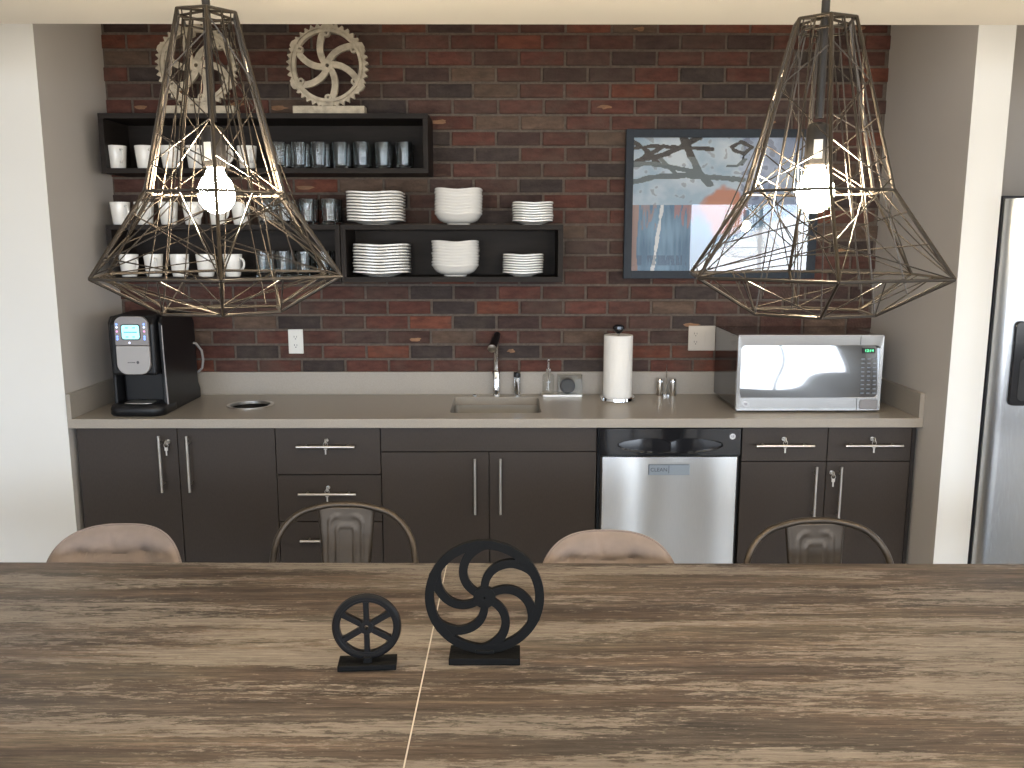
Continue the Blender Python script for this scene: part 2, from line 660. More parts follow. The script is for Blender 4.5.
# wing wall right of the alcove: white end face, greige alcove side
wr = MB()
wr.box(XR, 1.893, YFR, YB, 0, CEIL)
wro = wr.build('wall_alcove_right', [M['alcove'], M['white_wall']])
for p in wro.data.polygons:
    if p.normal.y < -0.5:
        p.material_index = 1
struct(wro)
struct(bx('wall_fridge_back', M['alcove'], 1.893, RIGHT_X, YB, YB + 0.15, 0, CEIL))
struct(bx('wall_fridge_right', M['white_wall'], 2.90, 3.02, YFR, YB, 0, CEIL))
struct(bx('wall_front_right', M['white_wall'], 3.02, RIGHT_X, YFR, YFR + 0.12, 0, CEIL))
struct(bx('wall_left', M['rear'], LEFT_X - 0.15, LEFT_X, REAR_Y, YB, 0, CEIL))


def wall_with_windows(name, along, at_, wins, a0, a1, t_):
    mb = MB()

    def seg(p, q, z0, z1):
        if q - p > 1e-4 and z1 - z0 > 1e-4:
            if along == 'x':
                mb.box(p, q, min(at_, at_ + t_), max(at_, at_ + t_), z0, z1)
            else:
                mb.box(min(at_, at_ + t_), max(at_, at_ + t_), p, q, z0, z1)
    cur = a0
    for w0, w1, z0, z1 in sorted(wins):
        seg(cur, w0, 0, CEIL)
        seg(w0, w1, 0, z0)
        seg(w0, w1, z1, CEIL)
        cur = w1
    seg(cur, a1, 0, CEIL)
    return struct(mb.build(name, M['rear']))


wall_with_windows('wall_rear', 'x', REAR_Y, REAR_WINDOWS, LEFT_X - 0.15, RIGHT_X + 0.15, -0.15)
wall_with_windows('wall_right', 'y', RIGHT_X, RIGHT_WINDOWS, REAR_Y, YB, 0.15)
k = 1
for a0, a1, z0, z1 in REAR_WINDOWS:
    f = MB()
    y0, y1 = REAR_Y - 0.10, REAR_Y - 0.04
    for p in (a0, (a0 + a1) / 2 - 0.02, a1 - 0.04):
        f.box(p, p + 0.04, y0, y1, z0, z1)
    for z in (z0, z1 - 0.04):
        f.box(a0, a1, y0, y1, z, z + 0.04)
    struct(f.build('window_%d' % k, M['frame_white']))
    k += 1
for a0, a1, z0, z1 in RIGHT_WINDOWS:
    f = MB()
    x0, x1 = RIGHT_X + 0.04, RIGHT_X + 0.10
    for p in (a0, (a0 + a1) / 2 - 0.02, a1 - 0.04):
        f.box(x0, x1, p, p + 0.04, z0, z1)
    for z in (z0, z1 - 0.04):
        f.box(x0, x1, a0, a1, z, z + 0.04)
    struct(f.build('window_%d' % k, M['frame_white']))
    k += 1

# brick back wall: every brick modelled, running bond, one mesh
rnd = random.Random(7)
CO, BL = 0.0712, 0.2105           # course height, brick pitch
vs, fs, mi, cols = [], [], [], []


def brick_box(x0, x1, z0, z1, d, col):
    e = 0.0035
    b0 = len(vs)
    j = lambda: rnd.uniform(-0.0012, 0.0012)
    yb, yf = YB, YB - d
    for (x, z) in ((x0 + j(), z0 + j()), (x1 + j(), z0 + j()), (x1 + j(), z1 + j()), (x0 + j(), z1 + j())):
        vs.append((x, yb, z))
    for (x, z) in ((x0, z0), (x1, z0), (x1, z1), (x0, z1)):
        vs.append((x, yf + e * 0.7, z))
    for (x, z) in ((x0 + e, z0 + e), (x1 - e, z0 + e), (x1 - e, z1 - e), (x0 + e, z1 - e)):
        vs.append((x, yf + rnd.uniform(-0.0006, 0.0006), z))
    for a in (0, 4):
        for k_ in range(4):
            l = (k_ + 1) % 4
            fs.append((b0 + a + k_, b0 + a + l, b0 + a + 4 + l, b0 + a + 4 + k_))
            mi.append(0)
            cols.append(col)
    fs.append((b0 + 8, b0 + 9, b0 + 10, b0 + 11))
    mi.append(0)
    cols.append(col)


palette = [((0.103, 0.043, 0.034), 5), ((0.090, 0.043, 0.035), 6), ((0.076, 0.043, 0.036), 5), ((0.063, 0.040, 0.036), 4),
           ((0.049, 0.038, 0.036), 3), ((0.140, 0.052, 0.035), 3), ((0.110, 0.074, 0.056), 2)]
bag = [c for c, n in palette for _ in range(n)]
row = 0
z = 2.219 - CO * 18
while z + CO < CEIL:
    # joints measured on two neighbouring courses
    k0 = round((2.219 - z) / CO)
    off = 0.057 if k0 % 2 == 1 or k0 % 2 == -1 else -0.048
    off += rnd.uniform(-0.006, 0.006)
    x = off - BL * 12
    while x < XR:
        a, b_ = max(x + 0.006, XL), min(x + BL - 0.006, XR)
        if b_ - a > 0.02:
            c = rnd.choice(bag)
            s_ = rnd.uniform(0.85, 1.15)
            c = tuple(min(1, q * s_) for q in c)
            brick_box(a, b_, z + 0.006, z + CO - 0.006, 0.013 + rnd.uniform(-0.002, 0.002), (*c, 1))
            if rnd.random() < 0.05:   # pale broken patch on the brick face
                px_ = rnd.uniform(a + 0.03, max(a + 0.031, b_ - 0.06))
                pz = z + rnd.uniform(0.02, 0.045)
                b0 = len(vs)
                n_ = 11
                L_ = rnd.uniform(0.02, 0.05)
                for q in range(n_):
                    an = 2 * PI * q / n_
                    rr = rnd.uniform(0.55, 1.1)
                    vs.append((min(b_ - 0.004, max(a + 0.004, px_ + math.cos(an) * L_ * rr)), YB - 0.0165, min(z + CO - 0.009, max(z + 0.009, pz + math.sin(an) * 0.011 * rr))))
                fs.append(tuple(b0 + q for q in range(n_)))
                mi.append(0)
                cols.append((0.30, 0.17, 0.10, 1))
        x += BL
    z += CO
b0 = len(vs)
vs += [(XL, YB - 0.004, 0), (XR, YB - 0.004, 0), (XR, YB - 0.004, CEIL), (XL, YB - 0.004, CEIL),
       (XL, YB + 0.15, 0), (XR, YB + 0.15, 0), (XR, YB + 0.15, CEIL), (XL, YB + 0.15, CEIL)]
for q in ((0, 1, 2, 3), (4, 5, 6, 7), (0, 1, 5, 4), (1, 2, 6, 5), (2, 3, 7, 6), (3, 0, 4, 7)):
    fs.append(tuple(b0 + i for i in q))
    mi.append(1)
    cols.append((0.1, 0.1, 0.1, 1))
me = bpy.data.meshes.new('wall_back')
me.from_pydata(vs, [], fs)
me.materials.append(M['brick'])
me.materials.append(M['mortar'])
me.polygons.foreach_set('material_index', mi)
ca = me.color_attributes.new('brick', 'FLOAT_COLOR', 'CORNER')
buf = []
for p in me.polygons:
    for _ in p.loop_indices:
        buf += cols[p.index]
ca.data.foreach_set('color', buf)
wb = bpy.data.objects.new('wall_back', me)
C.objects.link(wb)
struct(wb)

# added fill lights in the ceiling, out of view, to brighten the room
M['fill_downlight'] = mat('fill_downlight_diffuser', (1, 1, 1), 0.5, emit=(1.0, 0.80, 0.58), estr=FILL_DOWNLIGHT)
dl = thing('ceiling_fill_light', 'added unseen round fill light with a white trim ring, nearest the windows', 'ceiling light', (-2.6, -0.6, CEIL), group='added ceiling fill lights behind the camera')
MB().lathe([(0.085, -0.0005), (0.085, -0.006), (0.065, -0.006), (0.062, -0.0005)], n=28).build('trim_ring', M['frame_white'], dl)
MB().lathe([(0.001, -0.002), (0.060, -0.002), (0.060, -0.0005)], n=28).build('diffuser', M['fill_downlight'], dl)
for i, (x, y, l) in enumerate([(-2.6, 0.1, 'added unseen round fill light left of the soffit'),
                               (2.9, 0.1, 'added unseen round fill light right of the soffit'),
                               (2.9, -1.2, 'added unseen round fill light near the right hand windows')]):
    dup(dl, (x, y, CEIL), 0, l)

M['fill_panel'] = mat('fill_panel_diffuser', (1, 1, 1), 0.5, emit=(1.0, 0.93, 0.84), estr=FILL_PANEL)  # panels added out of view to brighten the upper alcove
for i, (x, l) in enumerate([(-1.25, 'added unseen long fill panel above the shelf side of the alcove front'),
                            (0.0, 'added unseen long fill panel above the sink'), (1.25, 'added unseen long fill panel above the microwave side')]):
    pl = thing('fill_panel', l, 'ceiling light', (x, 3.10, CEIL), group='added fill panels between soffit and alcove')
    q = MB()
    for a_ in ((-0.50, 0.50, -0.13, -0.115), (-0.50, 0.50, 0.115, 0.13), (-0.50, -0.485, -0.115, 0.115), (0.485, 0.50, -0.115, 0.115)):
        q.box(*a_, -0.022, -0.0005)
    q.build('frame', M['frame_white'], pl)
    MB().box(-0.484, 0.484, -0.114, 0.114, -0.016, -0.0006).build('diffuser', M['fill_panel'], pl)

# ------------------------------------------------------------------ counter
CT, CB = 0.910, 0.8705
YC = 3.555
ct = thing('countertop', 'long taupe quartz countertop with upstand across the brick alcove', 'countertop', (0, 0, 0))
slab = bx('slab', M['counter'], XL + 0.002, XR - 0.002, YC, YB - 0.0175, CB, CT, ct)
SX0, SX1, SY0, SY1 = -0.252, 0.146, 3.68, 4.055
rr_ = 0.03


def rrect(x0, x1, y0, y1, r, n=5):
    pts = []
    for cx, cy, a in ((x1 - r, y1 - r, 0), (x0 + r, y1 - r, 90), (x0 + r, y0 + r, 180), (x1 - r, y0 + r, 270)):
        for i in range(n + 1):
            t_ = math.radians(a + 90 * i / n)
            pts.append((cx + r * math.cos(t_), cy + r * math.sin(t_)))
    return pts


HX, HY, HR = -1.168, 3.867, 0.092
cut(slab, [MB().prism(rrect(SX0, SX1, SY0, SY1, 0.025), CB - 0.05, CT + 0.05, 'z'),
           MB().lathe([(HR, -0.1), (HR, 0.1)], (HX, HY, CT), n=40)])
bv = slab.modifiers.new('b', 'BEVEL')
bv.width = 0.002
bv.segments = 2
bv.limit_method = 'ANGLE'
bx('upstand', M['counter'], XL + 0.002, XR - 0.002, YB - 0.033, YB - 0.0175, CT, 1.021, ct, 0.0015)
bx('upstand', M['counter'], XL + 0.002, XL + 0.022, YC, YB - 0.0335, CT, 1.016, ct, 0.0015)
bx('upstand', M['counter'], XR - 0.022, XR - 0.002, YC + 0.0, YB - 0.0335, CT, 1.016, ct, 0.0015)

# sink
sk = thing('sink', 'stainless steel undermount sink basin set in the taupe countertop', 'sink', ((SX0 + SX1) / 2, (SY0 + SY1) / 2, CB - 0.2))
hw, hd = (SX1 - SX0) / 2 + 0.004, (SY1 - SY0) / 2 + 0.004
b = MB()
b.smooth = True
outer = [[(x, y, zz) for x, y in rrect(-hw * s1, hw * s1, -hd * s1, hd * s1, 0.03)] for s1, zz in ((1.05, 0.199), (1.0, 0.199), (0.985, 0.03), (0.93, 0.008))]
b.rings(outer, cap=False)
b.add([(x, y, 0.008) for x, y in rrect(-hw * 0.93, hw * 0.93, -hd * 0.93, hd * 0.93, 0.03)], [tuple(range(24))])
b.build('basin', M['sink_steel'], sk)
MB().lathe([(0.001, 0.010), (0.025, 0.009), (0.044, 0.013), (0.046, 0.009)], n=28).build('drain', M['chrome'], sk)

# trash chute ring
tr_ = thing('chute_grommet', 'round waste chute opening with a steel ring in the counter beside the coffee machine', 'waste chute', (HX, HY, CT))
b = MB()
b.lathe([(HR - 0.001, -0.04), (HR - 0.001, 0.0), (HR + 0.012, 0.0008), (HR + 0.012, 0.003), (HR + 0.004, 0.004), (HR - 0.004, 0.002), (HR - 0.005, -0.04)], n=48, cap=False)
b.build('ring', M['nickel'], tr_)
MB().lathe([(HR - 0.006, -0.01), (HR - 0.006, -0.30), (0.001, -0.30)], n=36, cap=False).build('liner', M['hole'], tr_)

# faucet
fc = thing('faucet', 'chrome single post kitchen faucet with angled spray head behind the sink', 'faucet', (-0.055, 4.104, CT))
b = MB()
b.lathe([(0.024, 0), (0.024, 0.006), (0.0185, 0.008), (0.0185, 0.115), (0.017, 0.118), (0.012, 0.122), (0.012, 0.235), (0.013, 0.237), (0.013, 0.270)], n=24)
b.build('post', M['chrome'], fc)
b = MB()
b.tube([(0.006, 0.012, 0.292), (0.002, -0.010, 0.283), (-0.016, -0.105, 0.243)], [0.016, 0.018, 0.0195], n=22)
spt = b.build('spout', M['black_plastic'], fc)
b = MB()
b.tube([(-0.0162, -0.1055, 0.2428), (-0.0175, -0.113, 0.2396), (-0.0178, -0.1150, 0.2388)], [0.0197, 0.0197, 0.015], n=22)
b.build('spray_head', M['nickel'], spt)
b = MB()
b.tube([(0, -0.013, 0.165), (0.004, -0.02, 0.185), (0.006, -0.024, 0.20)], 0.004, n=8)
b.build('handle', M['chrome'], fc)
sp = thing('soap_dispenser', 'short round chrome deck soap dispenser right of the faucet', 'soap dispenser', (0.046, 4.104, CT))
MB().lathe([(0.019, 0), (0.019, 0.004), (0.0165, 0.006), (0.0165, 0.088)], n=22).build('body', M['chrome'], sp)
MB().lathe([(0.0168, 0.088), (0.0172, 0.098), (0.015, 0.112), (0.001, 0.113)], n=22).build('cap', M['black_plastic'], sp)
tag(MB().lathe([(0.016, 0), (0.016, 0.004), (0.011, 0.008), (0.001, 0.0085)], n=22).build('air_switch', M['chrome'], loc=(-0.158, 4.10, CT)),
    'small flat chrome button on the counter left of the faucet', 'button')

# clear soap caddy, soap bottle, scrubber
cd = thing('sink_caddy', 'clear acrylic caddy on a steel tray beside the paper towel', 'caddy', (0.262, 4.093, CT))
b = MB()
b.prism(rrect(-0.098, 0.098, -0.032, 0.032, 0.008), 0.0, 0.010, 'z')
b.build('tray', M['nickel'], cd, 0.001)
b = MB()
b.box(-0.02, 0.092, -0.028, -0.026, 0.0102, 0.105)
b.box(-0.02, 0.092, 0.026, 0.028, 0.0102, 0.105)
b.box(-0.022, -0.020, -0.028, 0.028, 0.0102, 0.105)
b.box(0.092, 0.094, -0.028, 0.028, 0.0102, 0.105)
b.build('holder', M['acrylic'], cd)
sb = thing('soap_bottle', 'clear pump soap bottle standing in the acrylic caddy', 'soap bottle', (0.196, 4.093, CT + 0.0102))
MB().lathe([(0.026, 0), (0.028, 0.004), (0.028, 0.085), (0.022, 0.095), (0.011, 0.10), (0.011, 0.108)], n=24).build('bottle', M['acrylic'], sb)
b = MB()
b.lathe([(0.013, 0.108), (0.013, 0.122), (0.005, 0.124), (0.005, 0.155), (0.007, 0.157), (0.007, 0.166), (0.001, 0.167)], n=18)
b.tube([(0, 0, 0.160), (0.0, -0.02, 0.161), (0.0, -0.034, 0.155)], 0.0035, n=8)
b.tube([(0, 0, 0.012), (0, 0, 0.107)], 0.002, n=6)
b.build('pump', M['chrome'], sb)
b = MB()
b.lathe([(0.001, -0.012), (0.028, -0.012), (0.036, -0.006), (0.037, 0), (0.036, 0.006), (0.028, 0.012), (0.001, 0.012)], n=32, axis='y')
tag(b.build('scrubber', M['sponge'], loc=(0.288, 4.093, CT + 0.0102 + 0.0372)), 'round black dish scrubber held in the clear acrylic caddy', 'scrubber')

# paper towel
pt = thing('paper_towel_holder', 'upright steel paper towel holder with a black ball knob on the counter', 'paper towel holder', (0.514, 3.985, CT))
b = MB()
b.lathe([(0.080, 0), (0.082, 0.004), (0.080, 0.016), (0.072, 0.020), (0.001, 0.020)], n=48)
b.build('base', M['chrome'], pt)
MB().lathe([(0.007, 0.020), (0.007, 0.318)], n=14).build('post', M['chrome'], pt)
MB().lathe([(0.010, 0.312), (0.014, 0.318), (0.020, 0.322), (0.028, 0.334), (0.027, 0.346), (0.018, 0.353), (0.001, 0.355)], n=28).build('knob', M['black_gloss'], pt)
b = MB()
b.lathe([(0.020, 0), (0.0665, 0), (0.0668, 0.002), (0.0668, 0.283), (0.0655, 0.285), (0.020, 0.285), (0.020, 0)], n=48, cap=False)
tag(b.build('paper_towel_roll', M['paper'], loc=(0.514, 3.985, CT + 0.0205)), 'thick white paper towel roll standing on the steel holder', 'paper towel')

# salt and pepper set
ss = thing('shaker_stand', 'thin steel upright stand between two small shakers', 'stand', (0.764, 4.100, CT))
b = MB()
b.prism(rrect(-0.016, 0.016, -0.014, 0.014, 0.004), 0, 0.006, 'z')
b.tube([(0, 0, 0.006), (0, 0, 0.15)], [0.004, 0.0018], n=8)
b.build('stand', M['chrome'], ss)
sh = thing('salt_shaker', 'small steel cylinder shaker left of the thin stand', 'shaker', (0.733, 4.100, CT), group='salt and pepper shakers')
MB().lathe([(0.013, 0), (0.014, 0.002), (0.014, 0.062)], n=22).build('body', M['nickel'], sh)
MB().lathe([(0.0148, 0.062), (0.0150, 0.074), (0.012, 0.082), (0.001, 0.085)], n=22).build('lid', M['chrome'], sh)
dup(sh, (0.796, 4.100, CT), 0, 'small steel cylinder shaker right of the thin stand')


# outlets
def outlet(name, label, x0, x1, z0, z1, m, slots):
    t = thing(name, label, 'outlet', ((x0 + x1) / 2, YB - 0.0165, (z0 + z1) / 2))
    hw_, hh = (x1 - x0) / 2, (z1 - z0) / 2
    MB().box(-hw_, hw_, -0.006, 0.0, -hh, hh).build('cover_plate', m, t, 0.002)
    for cx in slots:
        for cz in (0.020, -0.020):
            b_ = MB()
            b_.smooth = False
            b_.prism(rrect(cx - 0.017, cx + 0.017, cz - 0.015, cz + 0.015, 0.010), -0.008, -0.006, 'y')
            s_ = b_.build('socket', m, t)
            q = MB()
            q.box(cx - 0.0075, cx - 0.0055, -0.0086, -0.008, cz - 0.001, cz + 0.008)
            q.box(cx + 0.0045, cx + 0.0065, -0.0086, -0.008, cz - 0.001, cz + 0.007)
            q.lathe([(0.0025, -0.0086), (0.0025, -0.008)], (cx, 0, cz - 0.007), n=10, axis='y')
            q.build('slots', M['slot'], s_)
    return t


outlet('wall_outlet', 'white single wall outlet on the brick between the coffee machine and sink', -1.053, -0.982, 1.109, 1.226, M['outlet'], (0,))
ot = outlet('wall_outlet', 'greige double width outlet plate partly behind the microwave', 0.871, 1.000, 1.122, 1.242, M['grey_plate'], (-0.030,))
MB().prism(rrect(0.014, 0.046, -0.032, 0.032, 0.003), -0.0085, -0.006, 'y').build('rocker_switch', M['grey_plate'], ot)

# ------------------------------------------------------------------ base cabinets
YD = 3.585      # face of the doors
DT = 0.019


def bar_pull(parent, x, z, length, vertical):
    b_ = MB()
    h = length / 2
    y = YD - 0.034
    if vertical:
        b_.tube([(x, y, z - h), (x, y, z + h)], 0.0058, n=12)
        for s_ in (-1, 1):
            b_.tube([(x, y, z + s_ * h * 0.72), (x, YD - 0.0005, z + s_ * h * 0.72)], 0.0045, n=10)
    else:
        b_.tube([(x - h, y, z), (x + h, y, z)], 0.0058, n=12)
        for s_ in (-1, 1):
            b_.tube([(x + s_ * h * 0.72, y, z), (x + s_ * h * 0.72, YD - 0.0005, z)], 0.0045, n=10)
    return b_.build('handle', M['nickel'], parent)


def lock_key(parent, x, z, dangle=True):
    b_ = MB()
    b_.lathe([(0.009, -0.004), (0.009, 0.0)], (x, YD - 0.0003, z), n=16, axis='y')
    b_.build('lock', M['chrome'], parent)
    b_ = MB()
    # key bow standing out of the lock, with a spare key hanging from a small ring
    b_.box(x - 0.0012, x + 0.0012, YD - 0.022, YD - 0.0045, z - 0.004, z + 0.004)
    pts = [(x + 0.0, YD - 0.028 + 0.009 * math.cos(a), z + 0.011 * math.sin(a)) for a in [2 * PI * i / 12 for i in range(12)]]
    b_.tube(pts, 0.0022, n=6, loop=True)
    if dangle:
        pts = [(x + 0.009 * math.cos(a), YD - 0.030, z - 0.012 + 0.010 * math.sin(a)) for a in [2 * PI * i / 12 for i in range(12)]]
        b_.tube(pts, 0.0013, n=6, loop=True)
        b_.box(x - 0.003, x + 0.003, YD - 0.031, YD - 0.0292, z - 0.055, z - 0.022)
        b_.box(x - 0.007, x + 0.007, YD - 0.0312, YD - 0.0288, z - 0.034, z - 0.020)
    b_.build('key', M['nickel'], parent)


def door(parent, x0, x1, z0, z1, name='door'):
    return MB().box(x0, x1, YD, YD + DT, z0, z1).build(name, M['cabinet'], parent, 0.0012)


G = 0.0018
ZT, ZB = 0.866, 0.105


def carcass(name, label, x0, x1):
    t = thing(name, label, 'cabinet', (0, 0, 0))
    b_ = MB()
    b_.box(x0 + 0.001, x1 - 0.001, YD + DT + 0.001, 4.118, 0.10, 0.8695)
    o = b_.build('body', M['cab_dark'], t)
    MB().box(x0 + 0.001, x1 - 0.001, YD + 0.07, 4.118, 0.0, 0.0995).build('toe_kick', M['cab_dark'], t)
    return t, o


# left pair of tall doors
X0, X1, X2, X3, X4 = -1.826, -1.400, -0.986, -0.540, 0.380
c1, o1 = carcass('base_cabinet', 'dark base cabinet with two tall doors below the coffee machine', X0, X2)
cut(o1, [MB().lathe([(0.115, 0), (0.115, 0.4)], (HX, HY, 0.55), n=32)])
d = door(c1, X0 + G, X1 - G, ZB, ZT)
bar_pull(d, -1.466, 0.715, 0.245, True)
lock_key(d, -1.438, 0.808)
d = door(c1, X1 + G, X2 - G, ZB, ZT)
bar_pull(d, -1.349, 0.715, 0.245, True)
# three drawers
c2, o2 = carcass('drawer_cabinet', 'dark drawer cabinet with three drawers behind the left metal chair', X2, X3)
cut(o2, [MB().box(X2 - 0.01, X2 - 0.005, 3.7, 3.72, 0.2, 0.21)])
for i, (z0, z1, hz) in enumerate(((0.662, ZT, 0.790), (0.453, 0.658, 0.583), (ZB, 0.449, 0.375))):
    d = door(c2, X2 + G, X3 - G, z0, z1, 'drawer')
    bar_pull(d, -0.768, hz, 0.245, False)
    if i < 2:
        lock_key(d, -0.768, hz + 0.022 if i == 0 else hz + 0.022)
# sink cabinet
c3, o3 = carcass('sink_cabinet', 'dark sink cabinet with a plain top panel and two doors', X3, X4)
cut(o3, [MB().box(SX0 - 0.03, SX1 + 0.03, SY0 - 0.03, SY1 + 0.03, 0.62, 0.9)])
MB().box(X3 + G, X4 - G, YD, YD + DT, 0.762, ZT).build('top_panel', M['cabinet'], c3, 0.0012)
XM = -0.079
d = door(c3, X3 + G, XM - G, ZB, 0.758)
bar_pull(d, -0.139, 0.615, 0.245, True)
d = door(c3, XM + G, X4 - G, ZB, 0.758)
bar_pull(d, -0.031, 0.615, 0.245, True)
# right cabinet
X5, X6, X7 = 0.997, 1.364, 1.722
c4, o4 = carcass('base_cabinet', 'dark base cabinet with two drawers over two doors below the microwave', X5, X7)
for x0, x1, hx in ((X5, X6, 1.174), (X6, X7, 1.550)):
    d = door(c4, x0 + G, x1 - G, 0.718, ZT, 'drawer')
    bar_pull(d, hx, 0.792, 0.245, False)
    lock_key(d, hx, 0.816)
d = door(c4, X5 + G, X6 - G, ZB, 0.714)
bar_pull(d, 1.312, 0.578, 0.245, True)
d = door(c4, X6 + G, X7 - G, ZB, 0.714)
bar_pull(d, 1.418, 0.578, 0.245, True)
lock_key(d, 1.386, 0.668)
tag(bx('filler_strip', M['cab_dark'], X7 + 0.002, XR - 0.012, YD + 0.004, YD + 0.03, 0.0, 0.8695), 'narrow dark filler strip at the right end of the cabinets', 'filler panel')

# dishwasher
DX0, DX1 = 0.384, 0.992
dw = thing('dishwasher', 'stainless steel dishwasher with a black control panel between dark cabinets', 'dishwasher', ((DX0 + DX1) / 2, YD, 0))
hw_ = (DX1 - DX0) / 2
MB().box(-hw_, hw_, 0.012, 0.53, 0.10, 0.8695).build('body', M['black_plastic'], dw)
MB().box(-hw_ + 0.01, hw_ - 0.01, 0.07, 0.5, 0.0, 0.0995).build('toe_kick', M['black_plastic'], dw)
# softly bowed steel door
b = MB()
b.smooth = True
nx, z0, z1 = 80, 0.115, 0.7435
front, back = [], []
xw = hw_ - 0.012
for i in range(nx + 1):
    u = -1 + 2 * i / nx
    ed = max(0.0, abs(u) - 0.975) / 0.025
    y = -0.030 + 0.006 * u * u + 0.0025 * math.sin(u * 5.0 + 0.6) + 0.010 * ed * ed
    front.append((u * xw, y))
rings = [[(x, y, zz) for x, y in front] for zz in (z1, z1 * 0.75 + z0 * 0.25, (z0 + z1) / 2, z0)]
b.rings(rings, closed=False, cap=False)
b.smooth = False
poly = front + [(xw, 0.011), (-xw, 0.011)]
b.add([(x, y, z1) for x, y in poly], [tuple(range(len(poly)))])
b.add([(x, y, z0) for x, y in poly], [tuple(range(len(poly)))])
b.box(-xw, xw, 0.0095, 0.011, z0, z1)
for s_ in (-1, 1):
    b.add([(s_ * xw, front[0][1], z0), (s_ * xw, 0.011, z0), (s_ * xw, 0.011, z1), (s_ * xw, front[0][1], z1)], [(0, 1, 2, 3)])
dd = b.build('door', M['steel'], dw)
# control panel with scooped grip
b = MB()
b.smooth = True
N, K = 72, 40
zp0, zp1 = 0.7485, 0.865
rings = []
for j in range(K + 1):
    v = j / K
    zz = zp0 + (zp1 - zp0) * v
    ring = []
    for i in range(N + 1):
        u = -1 + 2 * i / N
        y = -0.026 + 0.004 * u * u
        cz = 0.40
        bow = 1 - 0.62 * math.exp(-(u / 0.13) ** 2)
        lo_, hi_ = cz - 0.30 * math.sqrt(max(0, 1 - (u / 0.74) ** 2)), cz + 0.26 * bow * math.sqrt(max(0, 1 - (u / 0.74) ** 2))
        if abs(u) < 0.74 and lo_ < v < hi_:
            y += 0.0035 + 0.0125 * (v - lo_) + 0.25 * ((abs(u) - 0.37) * 0.3) ** 2
        ring.append((u * (hw_ - 0.006), y, zz))
    rings.append(ring)
b.rings(rings, closed=False, cap=False)
b.smooth = False
b.box(-hw_ + 0.006, hw_ - 0.006, 0.0, 0.0115, zp0, zp1)
b.add([(-hw_ + 0.006, -0.022, zp0), (hw_ - 0.006, -0.022, zp0), (hw_ - 0.006, 0.0, zp0), (-hw_ + 0.006, 0.0, zp0)], [(0, 1, 2, 3)])
b.add([(-hw_ + 0.006, -0.022, zp1), (hw_ - 0.006, -0.022, zp1), (hw_ - 0.006, 0.0, zp1), (-hw_ + 0.006, 0.0, zp1)], [(0, 1, 2, 3)])
for s_ in (-1, 1):
    x = s_ * (hw_ - 0.006)
    b.add([(x, -0.022, zp0), (x, 0, zp0), (x, 0, zp1), (x, -0.022, zp1)], [(0, 1, 2, 3)])
cp = b.build('control_panel', M['black_gloss'], dw)
bd = MB().lathe([(0.001, -0.0275), (0.0125, -0.0275), (0.0135, -0.0255), (0.0135, -0.022)], (0.262, 0, 0.832), n=28, axis='y').build('badge', M['badge'], cp)
text_mesh('monogram', 'GE', 0.013, M['badge_ink'], bd, (0.262, -0.0282, 0.832))
# clean / dirty slider magnet
mg = thing('clean_magnet', 'small grey magnet reading CLEAN stuck on the dishwasher door', 'magnet', (0.684, YD - 0.0312, 0.690))
MB().box(-0.088, 0.088, -0.003, 0.0, -0.024, 0.024).build('plate', M['magnet'], mg, 0.001)
fr_ = MB()
fr_.box(-0.087, -0.084, -0.0036, -0.003, -0.020, 0.022)
fr_.box(-0.002, 0.0005, -0.0036, -0.003, -0.016, 0.018)
fr_.box(-0.084, 0.084, -0.0036, -0.003, 0.020, 0.0225)
fr_.build('outline', M['badge_ink'], mg)
text_mesh('lettering', 'CLEAN', 0.023, M['badge_ink'], mg, (-0.043, -0.0036, -0.001))

# ------------------------------------------------------------------ wall boxes
def wall_box(label, x0, x1, z0, z1, y0=3.885):
    t = thing('wall_shelf', label, 'shelf', (0, 0, 0), group='dark box shelves on the brick wall')
    T = 0.022
    yb = YB - 0.0185
    b_ = MB().box(x0, x1, y0, yb, z1 - T, z1)
    b_.build('top_panel', M['shelf'], t, 0.0008)
    MB().box(x0, x1, y0, yb, z0, z0 + T).build('bottom_panel', M['shelf'], t, 0.0008)
    for a, c_ in ((x0, x0 + T), (x1 - T, x1)):
        MB().box(a, c_, y0, yb, z0 + T + 0.0002, z1 - T - 0.0002).build('side_panel', M['shelf'], t, 0.0008)
    MB().box(x0 + T + 0.0005, x1 - T - 0.0005, yb - 0.008, yb, z0 + T + 0.0005, z1 - T - 0.0005).build('back_panel', M['shelf'], t)
    return t


UZ0, UZ1 = 1.937, 2.190
LZ0, LZ1 = 1.464, 1.716
wall_box('upper dark open box shelf carrying mugs, tumblers and two sprocket ornaments', -1.770, -0.345, UZ0, UZ1)
wall_box('lower left dark open box shelf with mugs and tumblers', -1.770, -0.742, LZ0, LZ1)
wall_box('lower right dark open box shelf with stacks of white plates and bowls', -0.738, 0.247, LZ0, LZ1)


# mugs
def make_mug(loc, label):
    t = thing('coffee_mug', label, 'mug', loc, group='white coffee mugs on the box shelves')
    b_ = MB()
    b_.lathe([(0.001, 0.006), (0.026, 0.006), (0.030, 0.010), (0.0385, 0.096), (0.040, 0.100), (0.0425, 0.100), (0.0430, 0.097), (0.0345, 0.010), (0.031, 0.0), (0.001, 0.0)], n=28, cap=False)
    b_.build('cup', M['ceramic'], t)
    b_ = MB()
    pts = []
    for i in range(11):
        a = -PI / 2 + PI * i / 10
        zc = 0.055 + 0.027 * math.sin(a)
        edge = 0.031 + (0.041 - 0.031) * (zc / 0.1)
        pts.append((edge + 0.030 * math.cos(a) ** 0.7 if math.cos(a) > 1e-6 else edge, 0, zc))
    b_.tube(pts, 0.0052, n=8)
    b_.build('handle', M['ceramic'], t)
    return t


